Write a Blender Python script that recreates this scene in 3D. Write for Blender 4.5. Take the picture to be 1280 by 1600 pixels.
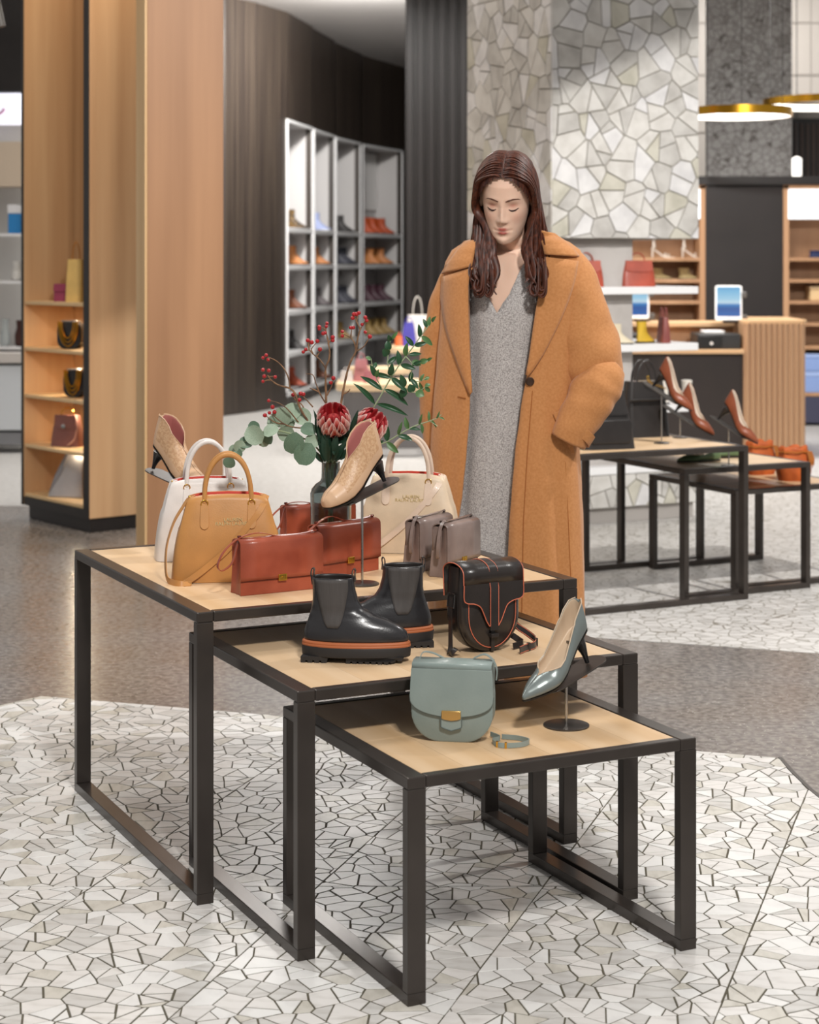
import bpy, bmesh, math, random
from mathutils import Vector, Matrix, Euler, noise
random.seed(7)
for o in list(bpy.data.objects): bpy.data.objects.remove(o)
SC = bpy.context.scene; COL = SC.collection
PI = math.pi; sin = math.sin; cos = math.cos
# ---------------------------------------------------------------- camera
F, HZ, H = 2830.0, 408.0, 1.45
cam = bpy.data.objects.new('camera', bpy.data.cameras.new('camera')); COL.objects.link(cam)
cam.location = (0, 0, H); cam.rotation_euler = (PI/2, 0, 0)
cam.data.sensor_fit = 'HORIZONTAL'; cam.data.sensor_width = 36.0
cam.data.lens = F/1280*36.0; cam.data.shift_y = -(800-HZ)/1280.0
cam.data.clip_end = 200
cam.data.dof.use_dof = True; cam.data.dof.focus_distance = 4.35; cam.data.dof.aperture_fstop = 6.3
SC.camera = cam
# ---------------------------------------------------------------- world, lamps, exposure
w = bpy.data.worlds.new('mall_light'); SC.world = w; w.use_nodes = True
w.node_tree.nodes['Background'].inputs[0].default_value = (1.0, .985, .965, 1)
w.node_tree.nodes['Background'].inputs[1].default_value = 0.40
def area(name, loc, target, size, power, col=(1, .975, .94), sy=None):
    d = bpy.data.lights.new(name, 'AREA'); d.energy = power; d.color = col
    d.shape = 'RECTANGLE'; d.size = size; d.size_y = sy or size
    o = bpy.data.objects.new(name, d); COL.objects.link(o); o.location = loc
    o.rotation_euler = (Vector(target)-Vector(loc)).to_track_quat('-Z', 'Y').to_euler()
    return o
area('ceiling_spot_front', (1.0, .2, 4.5), (0, 4.6, .7), .5, 250)
area('ceiling_panel_tables', (-1.2, 5.6, 4.4), (-.2, 5.2, 0), 1.2, 60)
area('ceiling_panel_column', (2.6, 5.6, 3.9), (1.2, 10, 1.5), .12, 210)
area('fill_lamp_left', (-1.6, 9.2, 3.9), (-1.6, 9.9, 0), .6, 28, (1, .86, .68))  # warm fill lamp added for the back area at left
area('fill_lamp_middle', (-.6, 13.5, 3.85), (-.6, 13.5, 0), 1.8, 190)  # added fill lamp, lifts the dim middle distance
area('fill_lamp_niche', (-.45, 16.1, 3.86), (-.35, 22.6, 1.3), .4, 300)  # fill lamp added out of view to brighten the niches
area('fill_lamp_counter', (2.2, 13.2, 3.85), (2.3, 14, 0), 1.4, 190)  # added fill lamp for the back area round the counter
area('fill_lamp_far_right', (4.2, 20.2, 4.75), (4.2, 21.6, 2.5), 1.0, 120)  # fill lamp added to brighten the far beige wall
SC.view_settings.view_transform = 'Standard'; SC.view_settings.look = 'None'
SC.view_settings.gamma = 1; SC.view_settings.use_curve_mapping = False
SC.view_settings.exposure = 0.0
# ---------------------------------------------------------------- helpers
def lin(h):
    h = h.lstrip('#'); c = [int(h[i:i+2], 16)/255 for i in (0, 2, 4)]
    return tuple(x/12.92 if x <= .04045 else ((x+.055)/1.055)**2.4 for x in c)+(1,)
def mixc(a, b, t): return tuple(a[i]*(1-t)+b[i]*t for i in range(4))
MATS = {}
def mat(name, base, rough=.5, metal=0, var=.0, vscale=30, vstretch=(1, 1, 1), bump=0, bscale=120, bstretch=None,
        base2=None, coat=0, trans=0, ior=1.45, emit=0, detail=3, spec=.5, alpha=1, sheen=0, sss=0, ramp=(.35, .65), rnd=0):
    if name in MATS: return MATS[name]
    m = bpy.data.materials.new(name); MATS[name] = m; m.use_nodes = True
    nt = m.node_tree; N = nt.nodes; L = nt.links; b = N['Principled BSDF']
    c = lin(base); b.inputs['Base Color'].default_value = c
    b.inputs['Roughness'].default_value = rough; b.inputs['Metallic'].default_value = metal
    b.inputs['Coat Weight'].default_value = coat; b.inputs['Transmission Weight'].default_value = trans
    b.inputs['IOR'].default_value = ior; b.inputs['Specular IOR Level'].default_value = spec
    b.inputs['Alpha'].default_value = alpha; b.inputs['Sheen Weight'].default_value = sheen
    if sss:
        b.inputs['Subsurface Weight'].default_value = sss; b.inputs['Subsurface Radius'].default_value = (.012, .005, .003)
    if emit:
        b.inputs['Emission Color'].default_value = c; b.inputs['Emission Strength'].default_value = emit
    tc = N.new('ShaderNodeTexCoord')
    def mapped(st):
        mp = N.new('ShaderNodeMapping'); mp.inputs['Scale'].default_value = st
        L.new(tc.outputs['Object'], mp.inputs['Vector']); return mp.outputs['Vector']
    if var or base2:
        n = N.new('ShaderNodeTexNoise'); n.inputs['Scale'].default_value = vscale; n.inputs['Detail'].default_value = detail
        L.new(mapped(vstretch), n.inputs['Vector'])
        r = N.new('ShaderNodeValToRGB'); e = r.color_ramp.elements
        e[0].position, e[1].position = ramp
        d = lin(base2) if base2 else tuple(x*(1-var) for x in c[:3])+(1,)
        u = c if base2 else tuple(min(1, x*(1+var*.5)) for x in c[:3])+(1,)
        e[0].color = d; e[1].color = u
        L.new(n.outputs['Fac'], r.inputs['Fac']); last = r.outputs['Color']
        if rnd:
            oi = N.new('ShaderNodeObjectInfo'); hs = N.new('ShaderNodeHueSaturation')
            mr = N.new('ShaderNodeMapRange'); mr.inputs[3].default_value = 1-rnd; mr.inputs[4].default_value = 1+rnd*.5
            L.new(oi.outputs['Random'], mr.inputs[0]); L.new(mr.outputs[0], hs.inputs['Value'])
            L.new(last, hs.inputs['Color']); last = hs.outputs['Color']
        L.new(last, b.inputs['Base Color'])
    if bump:
        n2 = N.new('ShaderNodeTexNoise'); n2.inputs['Scale'].default_value = bscale; n2.inputs['Detail'].default_value = 4
        L.new(mapped(bstretch or (1, 1, 1)), n2.inputs['Vector'])
        bp = N.new('ShaderNodeBump'); bp.inputs['Strength'].default_value = bump; bp.inputs['Distance'].default_value = .002
        L.new(n2.outputs['Fac'], bp.inputs['Height']); L.new(bp.outputs['Normal'], b.inputs['Normal'])
    return m
def attr_mat(name, rough=.5, attr='Col', bump=0, bscale=200, sss=0, spec=.5):
    m = mat(name, '#808080', rough, bump=bump, bscale=bscale, sss=sss, spec=spec)
    nt = m.node_tree; a = nt.nodes.new('ShaderNodeAttribute'); a.attribute_name = attr
    nt.links.new(a.outputs['Color'], nt.nodes['Principled BSDF'].inputs['Base Color']); return m
def wood(name, a, b, grain='z', rough=.45, scale=9, rnd=0):
    st = {'x': (.06, 1, 1), 'y': (1, .06, 1), 'z': (1, 1, .05)}[grain]
    return mat(name, a, rough, base2=b, vscale=scale, vstretch=st, detail=6, bump=.08, bscale=scale*6, bstretch=st, ramp=(.3, .7), rnd=rnd)
class MB:
    """collects verts and faces of one mesh"""
    def __init__(s): s.v = []; s.f = []; s.m = []; s.mi = 0
    def add(s, v, f, mi=None):
        o = len(s.v); s.v += [tuple(x) for x in v]; s.f += [tuple(i+o for i in q) for q in f]
        s.m += [s.mi if mi is None else mi]*len(f); return s
    def box(s, x0, x1, y0, y1, z0, z1, mi=None):
        v = [(x, y, z) for z in (z0, z1) for y in (y0, y1) for x in (x0, x1)]
        return s.add(v, [(0, 2, 3, 1), (4, 5, 7, 6), (0, 1, 5, 4), (2, 6, 7, 3), (0, 4, 6, 2), (1, 3, 7, 5)], mi)
    def obox(s, c, ax, mi=None):
        """box by centre and three half-axis vectors"""
        c = Vector(c); a, b, d = [Vector(q) for q in ax]
        v = [c+a*x+b*y+d*z for z in (-1, 1) for y in (-1, 1) for x in (-1, 1)]
        return s.add(v, [(0, 2, 3, 1), (4, 5, 7, 6), (0, 1, 5, 4), (2, 6, 7, 3), (0, 4, 6, 2), (1, 3, 7, 5)], mi)
    def loft(s, rings, closed=True, caps=True, mi=None, flip=False):
        n = len(rings[0]); o = len(s.v); f = []
        v = [p for r in rings for p in r]
        for i in range(len(rings)-1):
            for j in range(n if closed else n-1):
                k = (j+1) % n; q = (i*n+j, i*n+k, (i+1)*n+k, (i+1)*n+j)
                f.append(q[::-1] if flip else q)
        if caps and closed:
            a = tuple(range(n))[::-1]; b = tuple(range((len(rings)-1)*n, len(rings)*n))
            f += [a[::-1], b[::-1]] if flip else [a, b]
        return s.add(v, f, mi)
    def tube(s, path, rad, seg=8, caps=True, mi=None, flat=None, up=None):
        path = [Vector(p) for p in path]; n = len(path)
        if not hasattr(rad, '__len__'): rad = [rad]*n
        rings = []; t0 = (path[1]-path[0]).normalized()
        nrm = Vector(up) if up else (Vector((0, 0, 1)) if abs(t0.z) < .9 else Vector((1, 0, 0)))
        for i in range(n):
            t = (path[min(i+1, n-1)]-path[max(i-1, 0)])
            t = t.normalized() if t.length > 1e-9 else t0
            if up: nrm = Vector(up)
            nrm = (nrm-t*nrm.dot(t)); nrm = nrm.normalized() if nrm.length > 1e-6 else t.orthogonal().normalized()
            bn = t.cross(nrm); r = rad[i]; fl = flat if flat else 1
            rings.append([path[i]+nrm*(r*fl*cos(2*PI*k/seg+.01))+bn*(r*sin(2*PI*k/seg+.01)) for k in range(seg)])
        return s.loft(rings, True, caps, mi)
    def lathe(s, prof, c=(0, 0, 0), seg=24, mi=None, caps=True):
        return s.loft([[(c[0]+r*cos(2*PI*k/seg), c[1]+r*sin(2*PI*k/seg), c[2]+z) for k in range(seg)] for r, z in prof], True, caps, mi)
    def prism(s, pts, a, b, mi=None):
        """pts: list of 3d points; a extrude vector from, b to"""
        a = Vector(a); b = Vector(b); pts = [Vector(p) for p in pts]
        return s.loft([[p+a for p in pts], [p+b for p in pts]], True, True, mi)
    def build(s, name, mats, parent=None, smooth=True, bevel=0, seg=2, angle=35, solid=0, sub=0, soff=-1, solidmat=0, loc=None, rz=0, recalc=True, weld=0):
        me = bpy.data.meshes.new(name); me.from_pydata(s.v, [], s.f)
        if not isinstance(mats, (list, tuple)): mats = [mats]
        for m in mats: me.materials.append(m)
        me.polygons.foreach_set('material_index', s.m)
        if recalc:
            bm = bmesh.new(); bm.from_mesh(me)
            if weld: bmesh.ops.remove_doubles(bm, verts=bm.verts, dist=weld)
            bmesh.ops.recalc_face_normals(bm, faces=bm.faces); bm.to_mesh(me); bm.free()
        if smooth:
            me.polygons.foreach_set('use_smooth', [True]*len(me.polygons)); me.set_sharp_from_angle(angle=math.radians(angle))
        me.update()
        o = bpy.data.objects.new(name, me); COL.objects.link(o)
        if solid:
            q = o.modifiers.new('thickness', 'SOLIDIFY'); q.thickness = solid; q.offset = soff; q.use_even_offset = False
            q.material_offset = solidmat; q.material_offset_rim = 0
        if sub:
            q = o.modifiers.new('smooth', 'SUBSURF'); q.levels = sub; q.render_levels = sub
        if bevel:
            q = o.modifiers.new('bevel', 'BEVEL'); q.width = bevel; q.segments = seg; q.limit_method = 'ANGLE'; q.angle_limit = math.radians(40)
        if parent: o.parent = parent
        if loc is not None: o.location = loc
        if rz: o.rotation_euler.z = rz
        return o
def tag(o, label, cat, group=None, kind=None):
    o['label'] = label
    if cat: o['category'] = cat
    if group: o['group'] = group
    if kind: o['kind'] = kind
    return o
def thing(name, label, cat, loc=(0, 0, 0), rz=0, group=None):
    o = bpy.data.objects.new(name, None); COL.objects.link(o); o.empty_display_size = .05
    o.location = loc; o.rotation_euler = (0, 0, rz); return tag(o, label, cat, group)
def struct(o, label=None):
    o['kind'] = 'structure'
    if label: o['label'] = label
    return o
def copy_tree(o, parent=None):
    c = o.copy(); COL.objects.link(c); c.parent = parent
    for ch in list(o.children): copy_tree(ch, c)
    return c
def atz(px, py, z):
    """world point at height z seen at a measured position of the photograph"""
    Y = F*(H-z)/(py-HZ); return Vector(((px-640)/F*Y, Y, z))
def aty(px, py, Y): return Vector(((px-640)/F*Y, Y, H-(py-HZ)/F*Y))
def catmull(P, n=8):
    P = [Vector(p) for p in P]; out = []
    Q = [P[0]*2-P[1]]+P+[P[-1]*2-P[-2]]
    for i in range(1, len(Q)-2):
        a, b, c, d = Q[i-1:i+3]
        for k in range(n):
            t = k/n; out.append(.5*((2*b)+(c-a)*t+(2*a-5*b+4*c-d)*t*t+(3*b-a-3*c+d)*t*t*t))
    return out+[P[-1]]
def interp(tab, x):
    """piecewise smooth table lookup; tab = [(x, value...)]"""
    if x <= tab[0][0]: return tab[0][1:]
    for a, b in zip(tab, tab[1:]):
        if x <= b[0]:
            t = (x-a[0])/(b[0]-a[0]); t = t*t*(3-2*t)*.5+t*.5
            return tuple(p*(1-t)+q*t for p, q in zip(a[1:], b[1:]))
    return tab[-1][1:]
def rrect(w, h, r, n=5, cx=0, cy=0):
    P = []
    for sx, sy, a0 in ((1, 1, 0), (-1, 1, 90), (-1, -1, 180), (1, -1, 270)):
        for k in range(n+1):
            a = math.radians(a0+90*k/n); P.append((cx+sx*(w/2-r)+r*cos(a), cy+sy*(h/2-r)+r*sin(a)))
    return P
def ribbon(mb, path, width, thick, side, mi=None):
    """flat strap: path points, width along 'side' vector(s), thickness across"""
    path = [Vector(p) for p in path]; n = len(path); rings = []
    for i in range(n):
        t = (path[min(i+1, n-1)]-path[max(i-1, 0)]).normalized()
        s = Vector(side[i] if isinstance(side, list) else side); s = (s-t*s.dot(t)).normalized(); u = t.cross(s)
        w = width[i] if isinstance(width, list) else width
        rings.append([path[i]+s*(w/2)+u*(thick/2), path[i]-s*(w/2)+u*(thick/2), path[i]-s*(w/2)-u*(thick/2), path[i]+s*(w/2)-u*(thick/2)])
    mb.loft(rings, True, True, mi); return mb
TH = math.radians(26.325); U = Vector((cos(TH), sin(TH), 0)); V = Vector((-sin(TH), cos(TH), 0))
# crazy paving: split polygons at random until they are small
def split_poly(P, p, d):
    A, B = [], []; n = len(P)
    sd = [(q[0]-p[0])*-d[1]+(q[1]-p[1])*d[0] for q in P]
    for i in range(n):
        j = (i+1) % n
        if sd[i] >= 0: A.append(P[i])
        if sd[i] <= 0: B.append(P[i])
        if sd[i]*sd[j] < 0:
            t = sd[i]/(sd[i]-sd[j]); q = (P[i][0]+(P[j][0]-P[i][0])*t, P[i][1]+(P[j][1]-P[i][1])*t); A.append(q); B.append(q)
    return A, B
def parea(P): return .5*sum(P[i][0]*P[(i+1) % len(P)][1]-P[(i+1) % len(P)][0]*P[i][1] for i in range(len(P)))
def crazy(P, amax, rng):
    out = []; st = [P]
    while st:
        q = st.pop()
        if len(q) < 3: continue
        a = abs(parea(q))
        if a < amax*rng.uniform(.55, 1.5): out.append(q); continue
        c = [sum(x[i] for x in q)/len(q) for i in (0, 1)]
        # cut roughly across the longest axis
        best = max(((q[i][0]-q[j][0])**2+(q[i][1]-q[j][1])**2, i, j) for i in range(len(q)) for j in range(i))
        dx, dy = q[best[1]][0]-q[best[2]][0], q[best[1]][1]-q[best[2]][1]
        ang = math.atan2(dy, dx)+PI/2+rng.gauss(0, .26)
        l = math.sqrt(best[0])*.12
        A, B = split_poly(q, (c[0]+rng.uniform(-l, l), c[1]+rng.uniform(-l, l)), (cos(ang), sin(ang)))
        st += [A, B]
    return out
def voronoi(P, step, rng):
    """irregular cells clipped to the convex polygon P"""
    x0, x1 = min(p[0] for p in P)-step, max(p[0] for p in P)+step; y0, y1 = min(p[1] for p in P)-step, max(p[1] for p in P)+step
    nx, ny = int((x1-x0)/step)+1, int((y1-y0)/step)+1
    S = {(i, j): (x0+(i+.5+rng.uniform(-.46, .46)+.5*(j % 2))*step, y0+(j+.5+rng.uniform(-.46, .46))*step) for i in range(-2, nx+2) for j in range(-2, ny+2)}
    out = []
    for i in range(nx):
        for j in range(ny):
            c = S[(i, j)]; Q = list(P)
            for di in (-2, -1, 0, 1, 2):
                for dj in (-2, -1, 0, 1, 2):
                    if (di or dj) and (i+di, j+dj) in S:
                        q = S[(i+di, j+dj)]; d = (q[0]-c[0], q[1]-c[1]); l = math.hypot(*d)
                        Q = split_poly(Q, ((c[0]+q[0])/2, (c[1]+q[1])/2), (-d[1]/l, d[0]/l))[0]
                        if len(Q) < 3: break
                if len(Q) < 3: break
            if len(Q) > 2 and abs(parea(Q)) > 1e-5: out.append(Q)
    return out
def inset(P, g):
    """shrink a convex polygon by g on every side"""
    if parea(P) < 0: P = P[::-1]
    Q = list(P)
    for i in range(len(P)):
        a, b = P[i], P[(i+1) % len(P)]; dx, dy = b[0]-a[0], b[1]-a[1]; l = math.hypot(dx, dy)
        if l < 1e-6: continue
        nx, ny = -dy/l, dx/l
        Q, _ = split_poly(Q, (a[0]+nx*g, a[1]+ny*g), (dx/l, dy/l))
        if len(Q) < 3: return None
    R = []
    for q in Q:
        if not R or math.hypot(q[0]-R[-1][0], q[1]-R[-1][1]) > 1e-4: R.append(q)
    return R if len(R) > 2 and abs(parea(R)) > 2e-5 else None
# ---------------------------------------------------------------- materials of the setting
M_metal = mat('dark_bronze_metal', '#453f3b', .28, .5, var=.12, vscale=8, bump=.03, bscale=200)
M_black = mat('black_laminate', '#1f1a18', .4, var=.15, vscale=10)
M_grout = mat('olive_grout', '#5a5446', .85, var=.25, vscale=60)
CHIPS = [mat('marble_white', '#dcd8d4', .34, base2='#c4bfb9', vscale=14, vstretch=(1, 3, 1), ramp=(.25, .5)),
         mat('marble_grey', '#cbc8c4', .34, base2='#b1aca6', vscale=14, vstretch=(1, 3, 1), ramp=(.25, .55)),
         mat('marble_cream', '#cac5bb', .34, base2='#b3ada2', vscale=14, vstretch=(3, 1, 1), ramp=(.25, .55)),
         mat('marble_pale', '#e3e1de', .34, base2='#cfccca', vscale=10, vstretch=(2, 1, 1), ramp=(.2, .5))]
def granite_mat():
    m = mat('speckled_granite', '#8c847d', .24, base2='#47413d', vscale=42, detail=8, ramp=(.38, .62), spec=.6)
    nt = m.node_tree; N = nt.nodes; L = nt.links; b = N['Principled BSDF']
    src = b.inputs['Base Color'].links[0].from_socket
    n = N.new('ShaderNodeTexNoise'); n.inputs['Scale'].default_value = 2.2; n.inputs['Detail'].default_value = 3
    tc = N.new('ShaderNodeTexCoord'); L.new(tc.outputs['Object'], n.inputs['Vector'])
    r = N.new('ShaderNodeValToRGB'); r.color_ramp.elements[0].color = lin('#897c72'); r.color_ramp.elements[1].color = lin('#918b88')
    r.color_ramp.elements[0].position = .4; r.color_ramp.elements[1].position = .6; L.new(n.outputs['Fac'], r.inputs['Fac'])
    v = N.new('ShaderNodeTexVoronoi'); v.inputs['Scale'].default_value = 48; L.new(tc.outputs['Object'], v.inputs['Vector'])
    rv = N.new('ShaderNodeValToRGB'); rv.color_ramp.elements[0].color = (1, 1, 1, 1); rv.color_ramp.elements[1].color = (0, 0, 0, 1)
    rv.color_ramp.elements[0].position = .06; rv.color_ramp.elements[1].position = .16; L.new(v.outputs['Distance'], rv.inputs['Fac'])
    mx = N.new('ShaderNodeMix'); mx.data_type = 'RGBA'; mx.inputs[0].default_value = .38
    L.new(src, mx.inputs[6]); L.new(r.outputs['Color'], mx.inputs[7])
    m2 = N.new('ShaderNodeMix'); m2.data_type = 'RGBA'; L.new(rv.outputs['Color'], m2.inputs[0])
    L.new(mx.outputs[2], m2.inputs[6]); m2.inputs[7].default_value = lin('#c9c2bc'); L.new(m2.outputs[2], b.inputs['Base Color']); return m
def crackle(name, base, grout, scale, rough=.4):
    """far mosaic: pieces too small to tell apart"""
    m = mat(name, base, rough); nt = m.node_tree; N = nt.nodes; L = nt.links; b = N['Principled BSDF']
    tc = N.new('ShaderNodeTexCoord')
    v = N.new('ShaderNodeTexVoronoi'); v.feature = 'DISTANCE_TO_EDGE'; v.inputs['Scale'].default_value = scale
    c = N.new('ShaderNodeTexVoronoi'); c.inputs['Scale'].default_value = scale
    for q in (v, c): L.new(tc.outputs['Object'], q.inputs['Vector'])
    r = N.new('ShaderNodeValToRGB'); r.color_ramp.elements[0].position = .015; r.color_ramp.elements[1].position = .05; L.new(v.outputs[0], r.inputs['Fac'])
    hs = N.new('ShaderNodeHueSaturation'); hs.inputs['Saturation'].default_value = .0; L.new(c.outputs['Color'], hs.inputs['Color'])
    g = N.new('ShaderNodeMix'); g.data_type = 'RGBA'; g.inputs[0].default_value = .18; g.inputs[6].default_value = lin(base); L.new(hs.outputs['Color'], g.inputs[7])
    x = N.new('ShaderNodeMix'); x.data_type = 'RGBA'; L.new(r.outputs['Color'], x.inputs[0]); x.inputs[6].default_value = lin(grout); L.new(g.outputs[2], x.inputs[7])
    L.new(x.outputs[2], b.inputs['Base Color']); return m
M_granite = granite_mat()
M_light = mat('light_terrazzo', '#cfccc8', .3, base2='#b9b5b0', vscale=30, detail=6, ramp=(.35, .65))
M_farmos = crackle('far_marble_mosaic', '#c4c0bb', '#857f74', 17)
# ---------------------------------------------------------------- floor
floor = struct(MB().add([(-14, -2, -.004), (14, -2, -.004), (14, 30, -.004), (-14, 30, -.004)], [(0, 1, 2, 3)]).build('floor', M_light, smooth=False), 'pale polished floor with granite bands and crazy-paved marble')
MB().add([(-6, .5, -.0016), (6, .5, -.0016), (6, 6.4, -.0016), (1.516, 6.70, -.0016), (.786, 6.955, -.0016), (.25, 7.15, -.0016), (.05, 8.2, -.0016), (-.5, 9.5, -.0016), (-1.2, 10.6, -.0016), (-6, 11.2, -.0016)],
         [tuple(range(10))]).build('granite_band', M_granite, floor, smooth=False)
MB().add([(6, 6.4, -.001), (6, 12.6, -.001), (.4, 12.6, -.001), (-.3, 10.5, -.001), (.05, 8.2, -.001), (.25, 7.15, -.001), (.786, 6.955, -.001), (1.516, 6.70, -.001)],
         [tuple(range(8))]).build('far_mosaic_field', M_farmos, floor, smooth=False)
REG = [(-1.85, 2.85), (1.5, 2.85), (1.5, 3.3), (1.2, 4.2), (1.107, 4.894), (1.095, 4.982), (1.083, 5.142), (1.079, 5.288), (-1.228, 6.04), (-1.337, 5.913), (-1.85, 5.32)]
MB().add([(x, y, -.0008) for x, y in REG], [tuple(range(len(REG)))]).build('grout_bed', M_grout, floor, smooth=False)
edge = MB(); ribbon(edge, [(x, y, 0) for x, y in ((1.35, 3.75), (1.205, 4.2), (1.112, 4.894), (1.10, 4.982), (1.088, 5.142), (1.083, 5.292))], .012, .003, (1, 0, 0))
edge.build('edge_strip', M_metal, floor, smooth=False)
rng = random.Random(3)
# convex start polygons: strips between the slab seams
sd = (.32, .947); cells = []
cvx = [REG]  # the region is nearly convex; cut it first into convex bands
bands = []
for ya, yb in ((2.85, 4.2), (4.2, 5.288), (5.288, 6.04)):
    P = REG
    _, P = split_poly(P, (0, ya-1e-6), (-1, 0)) if False else (None, split_poly(P, (0, ya), (1, 0))[0])
    P = split_poly(P, (0, yb), (1, 0))[1]
    bands.append(P)
for P in bands:
    rest = P
    for k in range(-5, 3):
        A, rest2 = split_poly(rest, (.557+.523*k, 4.93), sd)
        if len(A) > 2: cells.append(A)
        rest = rest2
        if len(rest) < 3: break
    if len(rest) > 2: cells.append(rest)
pieces = []
for c in cells:
    if abs(parea(c)) < 1e-4: continue
    for q in voronoi(c, .070, rng): pieces += crazy(q, .0036, rng)
def chip_geo(P, z0, z1, rng):
    g = rng.uniform(.0010, .0027); Q = inset(P, g)
    if not Q: return None
    n = len(Q); T = inset(Q, .0006) or Q
    if len(T) != n: T = Q
    v = [(x, y, z0) for x, y in Q]+[(x, y, z1) for x, y in T]
    return v, [tuple(range(n, 2*n))]+[(i, (i+1) % n, n+(i+1) % n, n+i) for i in range(n)]
def cen(P): return (sum(p[0] for p in P)/len(P), sum(p[1] for p in P)/len(P))
def showsize(P):
    x, y = cen(P)
    if y < 3.5 or abs(x) > .222*y: return 0
    return abs(parea(P))/y**3
pieces.sort(key=showsize, reverse=True)
WTS = (0, 0, 0, 1, 1, 2, 3, 3)
stuff = MB(); cnt = 0
for P in pieces:
    z1 = rng.uniform(.0001, .0006); k = rng.choice(WTS)
    if cnt < 300 and showsize(P) > 0:
        x0, y0 = cen(P); g = chip_geo([(x-x0, y-y0) for x, y in P], -.0008, z1, rng)
        if g:
            MB().add(*g).build('stone_chip', CHIPS[k], floor, smooth=False, loc=(x0, y0, 0)); cnt += 1
    else:
        g = chip_geo(P, -.0008, z1, rng)
        if g: stuff.add(g[0], g[1], k)
st = stuff.build('stone_chips', CHIPS, floor, smooth=False); st['kind'] = 'stuff'
# ---------------------------------------------------------------- mosaic column with shelves
M_plaster = mat('grey_plaster', '#b9b4b0', .7, base2='#a9a39f', vscale=6, detail=6, bump=.1, bscale=60)
M_shelfw = mat('white_lacquer', '#e9e8e8', .3)
COLC = Vector((.772, 9.84, 0)); SIDE = .97
column = struct(thing('column_front', 'square column clad in crazy-paved marble above open white shelves', 'column', COLC, TH)); del column['category']
M_cgrout = mat('column_grout', '#8a8579', .85, var=.2, vscale=40)
MB().box(.008, SIDE, .008, SIDE, 1.575, 4.6).build('upper_core', M_cgrout, column, smooth=False)
MB().box(.008, SIDE, .008, SIDE, .085, .27).build('base_core', M_cgrout, column, smooth=False)
MB().box(.03, SIDE-.02, .03, SIDE-.02, 0, .085).build('plinth', mat('plinth_grey', '#a8a29d', .5), column, smooth=False)
MB().box(.03, .59, .1, .9, .30, 1.575).build('plaster_core', M_plaster, column, smooth=False, bevel=.004)
rng = random.Random(11)
CCH = [mat('clad_white', '#d3d0cb', .45, base2='#bdb9b3', vscale=9, ramp=(.3, .6)), mat('clad_grey', '#c3c0bb', .45, base2='#a9a5a0', vscale=9, ramp=(.3, .6)),
       mat('clad_cream', '#c5c1b4', .45, base2='#aeaa9c', vscale=9, ramp=(.3, .6)), mat('clad_pale', '#dcdad9', .45, base2='#c7c5c5', vscale=9, ramp=(.3, .6))]
def clad(face, z0, z1, amax, single):
    n = 0; joined = MB()
    for P in [q for c in voronoi([(0, z0), (SIDE, z0), (SIDE, z1), (0, z1)], .145, rng) for q in crazy(c, amax*1.45, rng)]:
        Q = inset(P, rng.uniform(.0015, .0032))
        if not Q: continue
        h = -.004-rng.uniform(0, .004); k = rng.choice(WTS)
        m = len(Q); T = inset(Q, .0015) or Q
        if len(T) != m: T = Q
        if face == 0: v = [(x, .009, z) for x, z in Q]+[(x, h+.004, z) for x, z in T]
        else: v = [(.009, x, z) for x, z in Q]+[(h+.004, x, z) for x, z in T]
        f = [tuple(range(m, 2*m))]+[(i, (i+1) % m, m+(i+1) % m, m+i) for i in range(m)]
        if single: MB().add(v, f).build('stone_chip', CCH[k], column, smooth=False)
        else: joined.add(v, f, k)
    if not single:
        o = joined.build('stone_chips', CCH, column, smooth=False); o['kind'] = 'stuff'
for fc in (0, 1):
    clad(fc, 1.575, 2.95, .0108, True); clad(fc, 2.95, 4.6, .0108, False); clad(fc, .085, .27, .0105, fc == 0)
for z, x1 in ((1.265, .965), (.945, .965), (.60, .965), (.27, .975)):
    MB().box(-.004, x1, -.004, .97, z, z+.042).build('shelf', M_shelfw, column, bevel=.004)
# ---------------------------------------------------------------- left: wooden pier
W_vert = wood('oak_vertical', '#ab7f5b', '#8f6646', 'z', .5, 7)
W_warm = wood('oak_vertical_warm', '#c9a37a', '#ad8259', 'z', .48, 7)
pier = struct(MB().box(0, .385, 0, .012, 0, 4.4).box(.012, .373, .012, .135, 0, 4.4).build('wall_pier', W_vert, smooth=False, bevel=.003, loc=aty(230, 0, 8.6)*Vector((1, 1, 0)) if False else (-1.246, 8.6, 0), rz=TH), 'tall oak-panelled pier beside the bag cabinet')
MB().box(-.012, .0, 0, .135, 0, 4.4).build('edge_board', wood('oak_edge', '#dcb98a', '#c59d6c', 'z', .5, 7), pier, smooth=False, bevel=.002)
# ---------------------------------------------------------------- curved dark wall with niches
M_dark = mat('dark_stained_slats', '#2b2421', .45, base2='#40372f', vscale=26, vstretch=(1, 1, .02), detail=5, bump=.5, bscale=40, bstretch=(1, 1, .01))
M_niche = mat('niche_grey', '#c4c1c0', .6)
CEIL = 3.94
curve = [(250, 16.8), (352, 17.0), (400, 17.45), (430, 17.85), (448.5, 18.1), (487, 19.2), (490.5, 19.42), (522, 20.45), (525, 20.7), (562, 21.7), (567.5, 21.95), (627.5, 23.2), (640, 23.5), (700, 23.9)]
cw = [Vector(((p-640)/F*y, y, 0)) for p, y in curve]
NICHES = [(4, 5), (6, 7), (8, 9), (10, 11)]; ZN0, ZN1 = .14, 2.87
wallm = MB()
for i in range(len(cw)-1):
    a, b = cw[i], cw[i+1]; t = (b-a).normalized(); nin = Vector((-t.y, t.x, 0))
    spans = [(ZN1, CEIL), (0, ZN0)] if (i, i+1) in NICHES else [(0, CEIL)]
    for z0, z1 in spans:
        q = [a, b, b+nin*.06, a+nin*.06]
        wallm.prism(q, (0, 0, z0), (0, 0, z1))
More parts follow.
